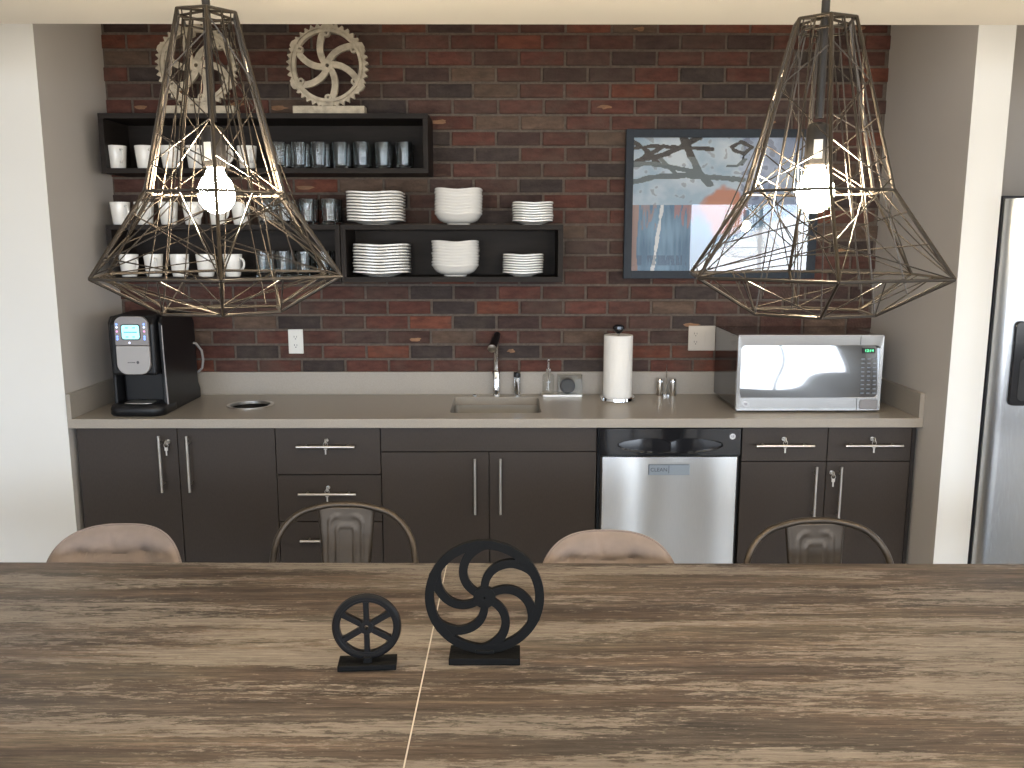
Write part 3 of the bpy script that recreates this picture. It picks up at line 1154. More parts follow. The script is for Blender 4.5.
def X_at(px, y, z_):      # horizontal place of a measured column at depth y and height z
    return (px - 507.5) / 865 * (y * 0.986 - (z_ - 1.658) * 0.1664)


mug0 = None
ordn = ['first', 'second', 'third', 'fourth', 'fifth', 'sixth', 'seventh', 'eighth', 'ninth', 'tenth', 'eleventh', 'twelfth']
rm = random.Random(3)
for zz, pxs, where in ((UZ0 + 0.0222, (119, 147, 172, 198, 223, 248), 'inside the upper box shelf'),
                       (LZ1 + 0.0002, (122, 146, 170, 194, 219, 242), 'on top of the lower left shelf'),
                       (LZ0 + 0.0222, (131, 155, 181, 207, 234), 'inside the lower left box shelf')):
    for i, px in enumerate(pxs):
        x = X_at(px, 3.955, zz)
        lab = 'white coffee mug %s, %s from the left' % (where, ordn[i])
        rz = math.radians(rm.uniform(-52, -24) - (8 if i % 2 else 0))
        if mug0 is None:
            mug0 = make_mug((x, 3.955, zz), lab)
            mug0.rotation_euler.z = rz
        else:
            dup(mug0, (x, 3.955 + rm.uniform(-0.006, 0.006), zz), rz, lab)


# tumblers
def make_glass(loc, label):
    b_ = MB()
    n = 20
    prof_o = [(0.0285, 0.0), (0.030, 0.003), (0.031, 0.02), (0.0325, 0.06), (0.0355, 0.112), (0.0353, 0.1135)]
    prof_i = [(0.0335, 0.1135), (0.0332, 0.112), (0.0298, 0.06), (0.0275, 0.018), (0.022, 0.013), (0.0005, 0.012)]
    b_.lathe([(0.0005, 0.0)] + prof_o + prof_i, n=n, cap=False)
    # facets: squeeze alternate columns at the lower half
    vv = []
    for (x, y, zz) in b_.v:
        r = math.hypot(x, y)
        if 0.028 < r and zz < 0.085:
            a = math.atan2(y, x)
            f_ = 1 - 0.02 * (0.5 + 0.5 * math.cos(a * 10))
            x, y = x * f_, y * f_
        vv.append((x, y, zz))
    b_.v = vv
    o = b_.build('drinking_glass', M['glass'], loc=loc)
    return tag(o, label, 'glass', 'clear tumblers on the box shelves')


gl0 = None
for zz, pxs, where in ((UZ0 + 0.0222, (279, 299, 320, 341, 362, 383, 404), 'inside the upper box shelf'),
                       (LZ1 + 0.0002, (266, 286, 307, 329), 'on top of the lower left shelf'),
                       (LZ0 + 0.0222, (264, 284, 304, 324), 'inside the lower left box shelf')):
    for y, side in ((3.935, 'front row'), (4.045, 'back row')):
        for i, px in enumerate(pxs):
            x = X_at(px, 3.935, zz) + (0.004 if side == 'back row' else 0)
            lab = 'clear tumbler %s, %s, %s from the left' % (where, side, ordn[i])
            loc = (x + rm.uniform(-0.003, 0.003), y + rm.uniform(-0.004, 0.004), zz)
            if gl0 is None:
                gl0 = make_glass(loc, lab)
            else:
                g = gl0.copy()
                C.objects.link(g)
                g.location = loc
                g.rotation_euler.z = rm.uniform(0, 3)
                g['label'] = lab


# square plates / bowls with lifted corners
def plate_mesh(half, height, corner, base, thick, n_exp=3.6, prof=None):
    b_ = MB()
    b_.smooth = True
    N_ = 40
    def sup(a, r):
        c_, s_ = math.cos(a), math.sin(a)
        q = (abs(c_) ** n_exp + abs(s_) ** n_exp) ** (-1 / n_exp)
        return r * q * c_, r * q * s_
    prof = prof or [(0.0, 0.0), (0.58, 0.0), (0.68, 0.45), (0.76, 0.72), (0.97, 0.96), (1.0, 1.0)]
    rings_t, rings_b = [], []
    for r, h in prof:
        rt, rb = [], []
        for k_ in range(N_):
            a = 2 * PI * k_ / N_
            r_ = max(r, 0.002) * half
            x, y = sup(a, r_)
            lift = corner * (0.5 - 0.5 * math.cos(4 * a)) * max(0, (r - 0.55) / 0.45) ** 1.5
            rt.append((x, y, base + h * height + lift + thick))
            rb.append((x, y, base + h * height + lift))
        rings_t.append(rt)
        rings_b.append(rb)
    b_.rings(rings_b + rings_t[::-1], cap=False)
    # foot ring
    foot = []
    for r, zz in ((0.50, base + 0.0005), (0.48, 0.0), (0.44, 0.0), (0.43, base + 0.0005)):
        foot.append([(*sup(2 * PI * k_ / N_, r * half), zz) for k_ in range(N_)])
    b_.rings(foot, cap=False)
    return b_


def stack(kind, px, z0, n, pitch, proto, where, cat, what):
    x = X_at(px, 4.005, z0)
    for i in range(n):
        place = 'lowest' if i == 0 else ('topmost' if i == n - 1 else '%s from the top' % ordn[n - 1 - i])
        lab = '%s, %s of the stack %s' % (what, place, where)
        loc = (x + rm.uniform(-0.002, 0.002), 4.005 + rm.uniform(-0.002, 0.002), z0 + i * pitch)
        rz = rm.uniform(-0.03, 0.03)
        if proto.get(kind) is None:
            if kind == 'dinner':
                mb = plate_mesh(0.1275, 0.011, 0.005, 0.004, 0.0072)
            elif kind == 'bowl':
                mb = plate_mesh(0.108, 0.040, 0.007, 0.006, 0.005, 3.0, [(0, 0), (0.42, 0), (0.62, 0.08), (0.79, 0.30), (0.89, 0.60), (0.94, 0.86), (1.0, 1.0)])
            else:
                mb = plate_mesh(0.093, 0.010, 0.004, 0.0035, 0.0062)
            nm = {'dinner': 'dinner_plate', 'bowl': 'square_bowl', 'small': 'side_plate'}[kind]
            o = mb.build(nm, M['ceramic'], angle=60)
            proto[kind] = o
        else:
            o = proto[kind].copy()
            C.objects.link(o)
        o.location = loc
        o.rotation_euler.z = rz
        tag(o, lab, cat, {'dinner': 'white dinner plates on the shelf', 'bowl': 'white square bowls on the shelf', 'small': 'small white plates on the shelf'}[kind])


proto = {}
zt, zi = LZ1 + 0.0003, LZ0 + 0.0223
stack('dinner', 377, zt, 10, 0.0133, proto, 'above the plate shelf', 'plate', 'white dinner plate')
stack('bowl', 459, zt, 9, 0.0130, proto, 'above the plate shelf', 'bowl', 'white square bowl')
stack('small', 532.5, zt, 8, 0.0112, proto, 'above the plate shelf', 'plate', 'small white plate')
stack('dinner', 383, zi, 10, 0.0133, proto, 'inside the plate shelf', 'plate', 'white dinner plate')
stack('bowl', 456, zi, 9, 0.0130, proto, 'inside the plate shelf', 'bowl', 'white square bowl')
stack('small', 523, zi, 8, 0.0112, proto, 'inside the plate shelf', 'plate', 'small white plate')


# ------------------------------------------------------------------ wheels and sprockets
def swirl_wheel(mb, R, rim, hub, spokes, curve, w_in, w_out, th, hole=0.0, n=96, phase=0.0, teeth=0, cexp=1.6):
    """wheel in the XZ plane centred on the origin: rim ring, curved spokes, hub"""
    t2 = th / 2
    if teeth:
        N_ = teeth * 6
        outer = []
        for i in range(N_):
            q = i % 6
            rr = R * (1.0 if q in (2, 3) else (0.955 if q in (1, 4) else 0.925))
            a = 2 * PI * i / N_
            outer.append((rr * math.cos(a), rr * math.sin(a)))
    else:
        N_ = n
        outer = [(R * math.cos(2 * PI * i / N_), R * math.sin(2 * PI * i / N_)) for i in range(N_)]
    inner = [((R - rim) * math.cos(2 * PI * i / N_), (R - rim) * math.sin(2 * PI * i / N_)) for i in range(N_)]
    P = lambda p, y: (p[0], y, p[1])
    mb.rings([[P(p, -t2) for p in outer], [P(p, t2) for p in outer], [P(p, t2) for p in inner], [P(p, -t2) for p in inner]], loop=True)
    # hub
    hn = 36
    ho = [(hub * math.cos(2 * PI * i / hn), hub * math.sin(2 * PI * i / hn)) for i in range(hn)]
    hh = max(hole, 0.0006)
    hi = [(hh * math.cos(2 * PI * i / hn), hh * math.sin(2 * PI * i / hn)) for i in range(hn)]
    t3 = t2 * 1.15
    mb.rings([[P(p, -t3) for p in ho], [P(p, t3) for p in ho], [P(p, t3) for p in hi], [P(p, -t3) for p in hi]], loop=True)
    # spokes
    for s_ in range(spokes):
        a0 = phase + 2 * PI * s_ / spokes
        L, Rr = [], []
        m = 16
        r0, r1 = hub * 0.75, R - rim * 0.6
        pts = []
        ext = 5 if abs(curve) > 0.01 else 0
        for i in range(m + 1 + ext):
            v = i / m
            r = min(r0 + (r1 - r0) * v, R - rim * 0.55)
            a = a0 + curve * (v ** cexp)
            pts.append(Vector((r * math.cos(a), r * math.sin(a))))
        for i, p in enumerate(pts):
            tg_ = (pts[min(i + 1, len(pts) - 1)] - pts[max(i - 1, 0)]).normalized()
            nn = Vector((-tg_.y, tg_.x))
            v = i / m
            wd = (w_in + (w_out - w_in) * min(v, 1)) * 0.5 * (1 + 0.9 * max(0, min(v, 1) - 0.8) / 0.2 * 0.4)
            if v > 1:
                wd = max(0.0004, wd * (1 - (v - 1) * m / (ext + 0.01)))
            L.append(p + nn * wd)
            Rr.append(p - nn * wd)
        ringlist = []
        for l, r_ in zip(L, Rr):
            ringlist.append([(l.x, -t2 * 0.93, l.y), (l.x, t2 * 0.93, l.y), (r_.x, t2 * 0.93, r_.y), (r_.x, -t2 * 0.93, r_.y)])
        mb.rings(ringlist)
    return mb


# two ivory sprockets on top of the upper shelf
def sprocket(x, label, rot):
    t = thing('sprocket_ornament', label, 'ornament', (x, 3.955, UZ1 + 0.0003), group='ivory sprocket ornaments')
    MB().box(-0.152, 0.160, -0.035, 0.035, 0.0, 0.036).build('base', M['gear'], t, 0.002)
    b_ = MB()
    R = 0.178
    swirl_wheel(b_, R, 0.020, 0.026, 6, -0.78, 0.027, 0.027, 0.024, hole=0.008, phase=rot, teeth=40, cexp=0.85)
    # raised inner ring and bolt bosses
    N_ = 72
    ringp = lambda r, y: [(r * math.cos(2 * PI * i / N_), y, r * math.sin(2 * PI * i / N_)) for i in range(N_)]
    b_.rings([ringp(0.152, -0.017), ringp(0.152, 0.010), ringp(0.139, 0.010), ringp(0.139, -0.017)], loop=True)
    b_.rings([ringp(0.163, -0.006), ringp(0.163, 0.008), ringp(0.150, 0.008), ringp(0.150, -0.006)], loop=True)
    for s_ in range(6):
        a = rot + 2 * PI * s_ / 6 - 0.76
        for (ro, ri, y0) in ((0.015, 0.006, -0.018),):
            cx, cz = 0.134 * math.cos(a), 0.134 * math.sin(a)
            q = [[(cx + r * math.cos(2 * PI * i / 16), y, cz + r * math.sin(2 * PI * i / 16)) for i in range(16)] for r, y in ((ro, y0), (ro, 0.010), (ri, 0.010), (ri, y0))]
            b_.rings(q, loop=True)
    b_.v = [(x_, y_, z_ + 0.036 + R * 0.985 - 0.004) for x_, y_, z_ in b_.v]
    b_.build('sprocket_wheel', M['gear'], t, 0.0015, 1)
    return t


sprocket(-0.783, 'ivory sprocket ornament on the shelf top, the one clear of the pendants', math.radians(30 + 43.5))
sprocket(-1.352, 'ivory sprocket ornament on the shelf top, seen through the left wire pendant', math.radians(30 + 50))

# picture
px0, px1, pz0, pz1 = 0.548, 1.452, 1.469, 2.152
pc = thing('framed_picture', 'large framed abstract print in blue, white and orange on the brick wall', 'picture', (0, 0, 0))
yw = YB - 0.0185
fw, fd = 0.036, 0.032
b = MB()
for r in ((px0, px0 + fw, pz0, pz1), (px1 - fw, px1, pz0, pz1)):
    b.box(r[0], r[1], yw - fd, yw, r[2], r[3])
b.box(px0 + fw, px1 - fw, yw - fd, yw, pz1 - fw, pz1)
b.box(px0 + fw, px1 - fw, yw - fd, yw, pz0, pz0 + fw)
b.build('frame', M['picture_frame'], pc, 0.0015)
ax0, ax1, az0, az1 = px0 + fw, px1 - fw, pz0 + fw, pz1 - fw
NX, NZ = 230, 170
ra = random.Random(11)
from mathutils import noise as mn


def seg_d(p, a, b_):
    ax_, az_ = a
    bx_, bz_ = b_
    dx, dz = bx_ - ax_, bz_ - az_
    t_ = max(0, min(1, ((p[0] - ax_) * dx + (p[1] - az_) * dz) / (dx * dx + dz * dz + 1e-9)))
    return math.hypot(p[0] - ax_ - t_ * dx, p[1] - az_ - t_ * dz)


# brush strokes in picture units: (x, z from the bottom), each 0..1
branches = [([(0.0, 0.97), (0.08, 0.90), (0.14, 0.80)], 0.016, 0), ([(0.0, 0.92), (0.12, 0.94), (0.22, 0.93), (0.44, 0.915)], 0.014, 0),
            ([(0.0, 0.80), (0.08, 0.87), (0.16, 0.93)], 0.016, 0), ([(0.03, 0.83), (0.16, 0.87), (0.27, 0.93), (0.36, 1.0)], 0.018, 0),
            ([(0.28, 1.0), (0.32, 0.88), (0.37, 0.74), (0.43, 0.66)], 0.022, 1), ([(0.0, 0.80), (0.10, 0.81), (0.22, 0.78), (0.38, 0.74)], 0.016, 1),
            ([(0.0, 0.67), (0.12, 0.71), (0.30, 0.72), (0.52, 0.70), (0.62, 0.69)], 0.020, 1), ([(0.16, 0.84), (0.22, 0.76), (0.25, 0.72)], 0.012, 1),
            ([(0.55, 0.93), (0.60, 0.97), (0.66, 0.93), (0.62, 0.88), (0.56, 0.91)], 0.012, 0), ([(0.62, 0.88), (0.61, 0.80)], 0.006, 0),
            ([(0.53, 0.79), (0.58, 0.79), (0.63, 0.84)], 0.010, 1)]
vs, fs, cl = [], [], []
ya = yw - 0.010
for j in range(NZ + 1):
    for i in range(NX + 1):
        vs.append((ax0 + (ax1 - ax0) * i / NX, ya, az0 + (az1 - az0) * j / NZ))
mixc = lambda a, b_, t_: tuple(a[k_] + (b_[k_] - a[k_]) * max(0, min(1, t_)) for k_ in range(3))
for j in range(NZ):
    for i in range(NX):
        u, v = (i + 0.5) / NX, (j + 0.5) / NZ
        b0 = j * (NX + 1) + i
        fs.append((b0, b0 + 1, b0 + NX + 2, b0 + NX + 1))
        n1 = mn.noise(Vector((u * 6, v * 5, 1.3)))
        n2 = mn.noise(Vector((u * 28, v * 22, 4.3)))
        n3 = mn.noise(Vector((u * 60, v * 5, 7.7)))
        if v > 0.50 and u < 0.60 + 0.03 * n2:
            c = mixc((0.34, 0.47, 0.60), (0.56, 0.65, 0.74), 0.5 + n1 + 0.5 * n2)
            if n2 > 0.36:
                c = mixc(c, (0.24, 0.27, 0.33), 0.7)
        elif v > 0.50:
            c = mixc((0.24, 0.31, 0.47), (0.46, 0.55, 0.70), 0.5 + 1.2 * n1 + 0.6 * n2)
            if n2 > 0.25 and u < 0.8:
                c = mixc(c, (0.09, 0.11, 0.20), 0.6)
        else:
            c = mixc((0.09, 0.18, 0.29), (0.20, 0.34, 0.50), 0.5 + n1 + 0.6 * n3)
            if u < 0.04 + 0.02 * n1:
                c = mixc(c, (0.42, 0.24, 0.17), 0.7)
            if 0.05 < u < 0.14 and v > 0.30 + 0.5 * abs(n3):
                c = mixc(c, (0.40, 0.24, 0.19), 0.55)
            if 0.24 < u < 0.40 and v > 0.42 + 0.25 * n3:
                c = mixc(c, (0.48, 0.20, 0.16), 0.55)
        # orange field in the middle
        dx, dz = (u - 0.53) / 0.13, (v - 0.42) / 0.22
        e = dx * dx + dz * dz + 0.8 * n1 + 0.3 * n2
        if e < 1:
            c = mixc(c, (0.50, 0.22, 0.15), (1 - e) * 3)
        # window reflection painted white into the print at the lower right
        edge = 0.08 + (u - 0.36) * 0.75 + 0.04 * n1
        if u > 0.36 and v < edge:
            c = mixc(c, (0.72, 0.76, 0.82), (edge - v) * 18)
        # pale streak
        if abs(u - (0.125 + 0.045 * v * 2)) < 0.010 + 0.006 * n2 and v < 0.5:
            c = (0.70, 0.73, 0.76)
        # pink brick tones under the pale field
        if v < 0.12 and u < 0.34 and n3 > -0.1 and v > 0.04:
            c = mixc(c, (0.05, 0.07, 0.13), 0.5)
        for pts, wd, kind in branches:
            dmin = min(seg_d((u, v), pts[q], pts[q + 1]) for q in range(len(pts) - 1))
            wd2 = wd * (1 + 0.45 * n2)
            if dmin < wd2:
                c = (0.025, 0.025, 0.03) if kind == 0 or (kind == 1 and v > 0.86) else (0.12, 0.155, 0.175)
        cl.append((*c, 1))
me = bpy.data.meshes.new('print')
me.from_pydata(vs, [], fs)
me.materials.append(M['art'])
ca = me.color_attributes.new('paint', 'FLOAT_COLOR', 'CORNER')
buf = []
for c in cl:
    buf += list(c) * 4
ca.data.foreach_set('color', buf)
po = bpy.data.objects.new('print', me)
C.objects.link(po)
po.parent = pc
MB().box(ax0, ax1, yw - 0.022, yw - 0.020, az0, az1).build('glass_pane', M['pane'], pc)

# ------------------------------------------------------------------ coffee machine
cm = thing('coffee_machine', 'black pod coffee machine with a lit blue screen at the left end of the counter', 'coffee machine', (-1.580, 3.60, CT))
b = MB()
# side wings (left and right) and the head between them
body = [(0.018, 0.175), (0.020, 0.395), (0.050, 0.424), (0.30, 0.430), (0.405, 0.416), (0.435, 0.36), (0.440, 0.06), (0.46, 0.035), (0.46, 0.0), (0.125, 0.0), (0.125, 0.175)]
b.prism(body, -0.092, 0.098, 'x')
b.build('body', M['black_plastic'], cm, 0.012, 4)
for s_ in (-1, 1):
    w_ = MB()
    side = [(0.052, 0.395), (0.075, 0.420), (0.30, 0.427), (0.41, 0.412), (0.442, 0.36), (0.450, 0.08), (0.475, 0.045), (0.475, 0.0), (0.07, 0.0), (0.062, 0.05), (0.064, 0.16), (0.056, 0.28)]
    x0 = 0.1 if s_ > 0 else -0.094
    w_.prism(side, min(x0, x0 + 0.016 * s_), max(x0, x0 + 0.016 * s_), 'x')
    w_.build('side_panel', M['black_plastic'], cm, 0.006, 3)
    e_ = MB()
    pts = [(0.119 * s_, 0.050 + 0.012 * 0, 0.385), (0.119 * s_, 0.050, 0.33), (0.120 * s_, 0.049, 0.26), (0.121 * s_, 0.052, 0.18), (0.122 * s_, 0.054, 0.10), (0.124 * s_, 0.054, 0.045)]
    e_.tube(pts, [0.0022, 0.0028, 0.003, 0.0035, 0.004, 0.004], n=8)
    if s_ > 0:
        e_.build('trim_strip', M['silver_plastic'], cm)
# base tray
b = MB()
b.smooth = True
tray = []
for sc, zz in ((0.97, 0.0), (1.02, 0.008), (1.02, 0.030), (0.97, 0.045), (0.90, 0.050)):
    tray.append([(x * sc, 0.10 + (y - 0.10) * sc, zz) for x, y in rrect(-0.116, 0.116, 0.004, 0.20, 0.05, 8)])
b.rings(tray)
ty = b.build('drip_tray', M['black_plastic'], cm, angle=60)
q = MB()
q.prism(rrect(-0.062, 0.062, 0.030, 0.105, 0.025, 6), 0.0502, 0.0535, 'z')
q.build('drip_grate', M['nickel'], ty, 0.001)
# front panel
b = MB()
lowr = []
for i in range(9):
    a = PI + PI / 2 * i / 8
    lowr.append((-0.029 + 0.045 * math.cos(a), 0.223 + 0.045 * math.sin(a)))
for i in range(9):
    a = 1.5 * PI + PI / 2 * i / 8
    lowr.append((0.033 + 0.045 * math.cos(a), 0.223 + 0.045 * math.sin(a)))
b.prism(lowr + [(0.078, 0.296), (-0.074, 0.296)], 0.003, 0.0175, 'y')
lo = b.build('brew_door', M['silver_light'], cm, 0.003, 3)
upr = []
for i in range(9):
    a = PI / 2 * i / 8
    upr.append((0.040 + 0.038 * math.cos(a), 0.384 + 0.032 * math.sin(a)))
for i in range(9):
    a = PI / 2 + PI / 2 * i / 8
    upr.append((-0.036 + 0.038 * math.cos(a), 0.384 + 0.032 * math.sin(a)))
b = MB()
b.prism([(0.078, 0.2975)] + upr + [(-0.074, 0.2975)], 0.001, 0.0175, 'y')
up_ = b.build('control_panel', M['silver_plastic'], cm, 0.003, 3)
b = MB()
b.prism(rrect(-0.044, 0.044, 0.320, 0.385, 0.012), -0.001, 0.0008, 'y')
b.build('screen_bezel', M['black_gloss'], up_)
b = MB()
b.prism(rrect(-0.040, 0.040, 0.324, 0.381, 0.010), -0.002, -0.0011, 'y')
b.build('screen', M['lcd'], up_)
b = MB()
for (x, z_, w_) in ((-0.016, 0.370, 0.006), (0.016, 0.370, 0.006), (0, 0.352, 0.030), (-0.016, 0.333, 0.006), (0.014, 0.333, 0.006)):
    b.box(x - w_, x + w_, -0.0026, -0.0021, z_ - 0.0022, z_ + 0.0022)
b.build('screen_text', M['lcd_text'], up_)
for s_ in (-1, 1):
    for z_, mm_ in ((0.384, 'led_blue'), (0.372, 'led_white'), (0.355, 'led_red'), (0.334, 'led_blue'), (0.324, 'led_blue')):
        MB().lathe([(0.0005, -0.0012), (0.0048, -0.0010), (0.0048, 0.0008)], (s_ * 0.062, 0, z_), n=14, axis='y').build('button', M[mm_], up_)
MB().lathe([(0.0005, -0.0012), (0.0045, -0.0010), (0.0045, 0.0008)], (-0.008, 0, 0.309), n=14, axis='y').build('button', M['led_white'], up_)
b = MB()
for i, (x, w_) in enumerate(((-0.020, 0.004), (-0.010, 0.003), (-0.002, 0.003), (0.006, 0.004))):
    b.box(x - w_, x + w_, 0.0022, 0.0029, 0.226, 0.229)
b.lathe([(0.006, 0.0022), (0.006, 0.0029)], (0.022, 0, 0.228), n=16, axis='y')
b.build('logo_print', M['badge_ink'], lo)
for o_ in (lo, up_):
    o_.scale = (0.915, 1, 1.03)
    o_.location = (0.0085, 0, -0.002)
pc_ = MB()
pc_.tube([(0.105, 0.40, 0.27), (0.122, 0.43, 0.262), (0.138, 0.455, 0.225), (0.141, 0.46, 0.18), (0.132, 0.465, 0.14), (0.11, 0.468, 0.12)], 0.0055, n=10)
pc_.build('power_cord', M['cord'], cm)

# ------------------------------------------------------------------ microwave
MX0, MX1, MYF, MZ = 0.992, 1.620, 3.688, CT
mw = thing('microwave', 'stainless steel countertop microwave with a mirror dark glass door', 'microwave', ((MX0 + MX1) / 2, MYF, MZ))
hw_ = (MX1 - MX0) / 2
b = MB()
b.box(-hw_ + 0.004, hw_ - 0.004, 0.022, 0.425, 0.012, 0.334)
b.build('case', M['black_gloss'], mw, 0.003)
for (x, y) in ((-0.27, 0.06), (0.27, 0.06), (-0.27, 0.38), (0.27, 0.38)):
    MB().lathe([(0.013, 0.0), (0.015, 0.011)], (x, y, 0), n=16).build('foot', M['black_plastic'], mw)
XS = 0.212         # split between door and keypad column
H0, H1 = 0.006, 0.338
# door surround: frame with a window hole
def frame_mesh(mb, x0, x1, z0, z1, wx0, wx1, wz0, wz1, ya_, yb_, r=0.018, only=None):
    n_ = 6
    inn = rrect(wx0, wx1, wz0, wz1, r, n_)
    out = []
    m_ = len(inn)
    for (x, z_) in inn:
        # project outward to the border rectangle
        cx, cz = (wx0 + wx1) / 2, (wz0 + wz1) / 2
        fx = (x - cx) / ((wx1 - wx0) / 2)
        fz = (z_ - cz) / ((wz1 - wz0) / 2)
        if abs(fx) >= abs(fz):
            X_ = x1 if fx > 0 else x0
            Z_ = cz + fz / abs(fx) * ((z1 - cz) if fz > 0 else (cz - z0))
        else:
            Z_ = z1 if fz > 0 else z0
            X_ = cx + fx / abs(fz) * ((x1 - cx) if fx > 0 else (cx - x0))
        out.append((X_, Z_))
    mb.rings([[(x, ya_, z_) for x, z_ in out], [(x, yb_, z_) for x, z_ in out], [(x, yb_, z_) for x, z_ in inn], [(x, ya_ + 0.002, z_) for x, z_ in inn]], loop=True)


WX0, WX1, WZ0, WZ1 = -hw_ + 0.016, hw_ - 0.014, 0.066, 0.292
b = MB()
frame_mesh(b, -hw_, hw_, H0, H1, WX0, WX1, WZ0, WZ1, 0.0, 0.021)
fr = b.build('door_surround', M['steel_h'], mw, 0.0015)
g_ = MB()
g_.box(XS, XS + 0.0015, -0.0006, 0.002, H0 + 0.002, WZ0 - 0.004)
g_.box(XS, XS + 0.0015, -0.0006, 0.002, WZ1 + 0.004, H1 - 0.002)
g_.build('door_gap', M['slot'], fr)
g_ = MB()
g_.prism(rrect(XS + 0.012, hw_ - 0.012, 0.014, WZ0 - 0.010, 0.006), -0.0022, -0.0002, 'y')
g_.build('open_button', M['silver_plastic'], fr, 0.0008)
# bulged dark glass
b = MB()
b.smooth = True
NXg, NZg = 40, 20
rings = []
for j in range(NZg + 1):
    v = j / NZg
    z_ = WZ0 - 0.002 + (WZ1 - WZ0 + 0.004) * v
    ring = []
    for i in range(NXg + 1):
        u = -1 + 2 * i / NXg
        x = (WX0 + WX1) / 2 + u * (WX1 - WX0 + 0.004) / 2
        t_ = 2 * v - 1
        y = 0.008 + 0.0175 * (v - 0.5) + 0.0018 * t_ * t_ + 0.0008 * math.sin(v * 5.2 + u * 1.6) + 0.0015 * u * u
        ring.append((x, y, z_))
    rings.append(ring)
b.rings(rings, closed=False, cap=False)
M['mw_glass'] = mat('dark_mirror_glass', (0.02, 0.022, 0.028), 0.03, coat=1.0, spec=1.0, ior=1.9)
gp = b.build('door_glass', M['mw_glass'], mw, angle=80)
# keypad prints
b = MB()
yk = lambda z_: 0.008 + 0.0175 * ((z_ - WZ0) / (WZ1 - WZ0) - 0.5) - 0.0008
for r in range(9):
    z_ = 0.232 - r * 0.0185
    for c_ in range(3):
        x = 0.232 + c_ * 0.026
        b.box(x - 0.007, x + 0.007, yk(z_) - 0.0004, yk(z_) + 0.0004, z_ - 0.0022, z_ + 0.0022)
b.build('keypad', M['key_print'], mw)
b = MB()
b.box(0.228, 0.282, yk(0.268) - 0.0006, yk(0.268), 0.257, 0.279)
b.build('clock_display', M['slot'], mw)
text_mesh('clock_digits', '12:14', 0.0175, M['green_digit'], mw, (0.257, yk(0.268) - 0.0012, 0.268))
bd = MB().lathe([(0.001, -0.003), (0.0125, -0.003), (0.0135, -0.001), (0.0135, 0.001)], (-hw_ + 0.042, 0, 0.036), n=28, axis='y').build('badge', M['badge'], mw)
text_mesh('monogram', 'GE', 0.013, M['badge_ink'], bd, (-hw_ + 0.042, -0.0036, 0.036))

# ------------------------------------------------------------------ refrigerator
FX0, FYF, FH = 1.903, 3.315, 1.806
fg = thing('refrigerator', 'tall stainless side by side refrigerator at the right edge', 'refrigerator', (FX0, FYF, 0))
MB().box(0, 0.91, 0.07, 0.76, 0.03, FH + 0.012).build('body', M['fridge_side'], fg, 0.004)
MB().box(0.02, 0.89, 0.09, 0.7, 0.0, 0.0295).build('base', M['black_plastic'], fg)


def fridge_door(x0, x1):
    b_ = MB()
    b_.smooth = True
    n_ = 18
    pts = []
    for i in range(n_ + 1):
        u = -1 + 2 * i / n_
        x = (x0 + x1) / 2 + u * (x1 - x0) / 2
        y = 0.004 + 0.012 * u * u + 0.035 * max(0, (abs(u) - 0.86) / 0.14) ** 2
        pts.append((x, y))
    poly = pts + [(x1, 0.068), (x0, 0.068)]
    b_.rings([[(x, y, z_) for x, y in poly] for z_ in (0.055, FH)])
    return b_


dl_ = fridge_door(0.002, 0.40).build('door', M['fridge_steel'], fg, angle=50)
dr_ = fridge_door(0.408, 0.908).build('door', M['fridge_steel'], fg, angle=50)
for dd_, x in ((dl_, 0.365), (dr_, 0.445)):
    q = MB()
    q.tube([(x, 0.02, 0.72), (x, -0.035, 0.74), (x, -0.045, 1.1), (x, -0.035, 1.46), (x, 0.02, 1.48)], 0.011, n=10)
    q.build('handle', M['nickel'], dd_)
q = MB()
q.prism([(x, z_) for x, z_ in rrect(0.056, 0.33, 1.010, 1.342, 0.02)], -0.004, 0.03, 'y')
ds = q.build('dispenser', M['dark_glass_print'], dl_, 0.004, 3)
q = MB()
q.prism([(x, z_) for x, z_ in rrect(0.085, 0.305, 1.03, 1.20, 0.02)], -0.0065, -0.0045, 'y')
q.build('dispenser_recess', M['slot'], ds, 0.001)

# ------------------------------------------------------------------ tables
RT = math.radians(-0.55)
TZ = 0.75


def make_table(label, x0, x1, group):
    t = thing('conference_table', label, 'table', (-0.186, 1.0, 0), RT, group)
    a, c_ = x0 + 0.186, x1 + 0.186
    b_ = MB()
    b_.box(a, c_, 0.0, 1.334, TZ - 0.038, TZ)
    o = b_.build('tabletop', [M['wood'], M['table_edge']], t, 0.0012)
    for p in o.data.polygons:
        if abs(p.normal.z) < 0.5:
            p.material_index = 1
    if -0.05 < a < 0.05:      # pale edge strip along the joint
        MB().box(a, a + 0.0028, 0.0002, 1.3338, TZ, TZ + 0.0004).build('seam_strip', M['table_seam'], t)
    for x in (a + 0.12, c_ - 0.12):
        for y in (0.22, 1.10):
            MB().box(x - 0.035, x + 0.035, y - 0.035, y + 0.035, 0, TZ - 0.0385).build('leg', M['black_matte'], t, 0.002)
    return t


make_table('distressed brown wood-grain conference table left of the pale seam', -2.35, -0.1862, 'wood-grain conference tables')
make_table('distressed brown wood-grain conference table right of the pale seam', -0.186, 2.55, 'wood-grain conference tables')


def on_table(x, y):
    return TZ


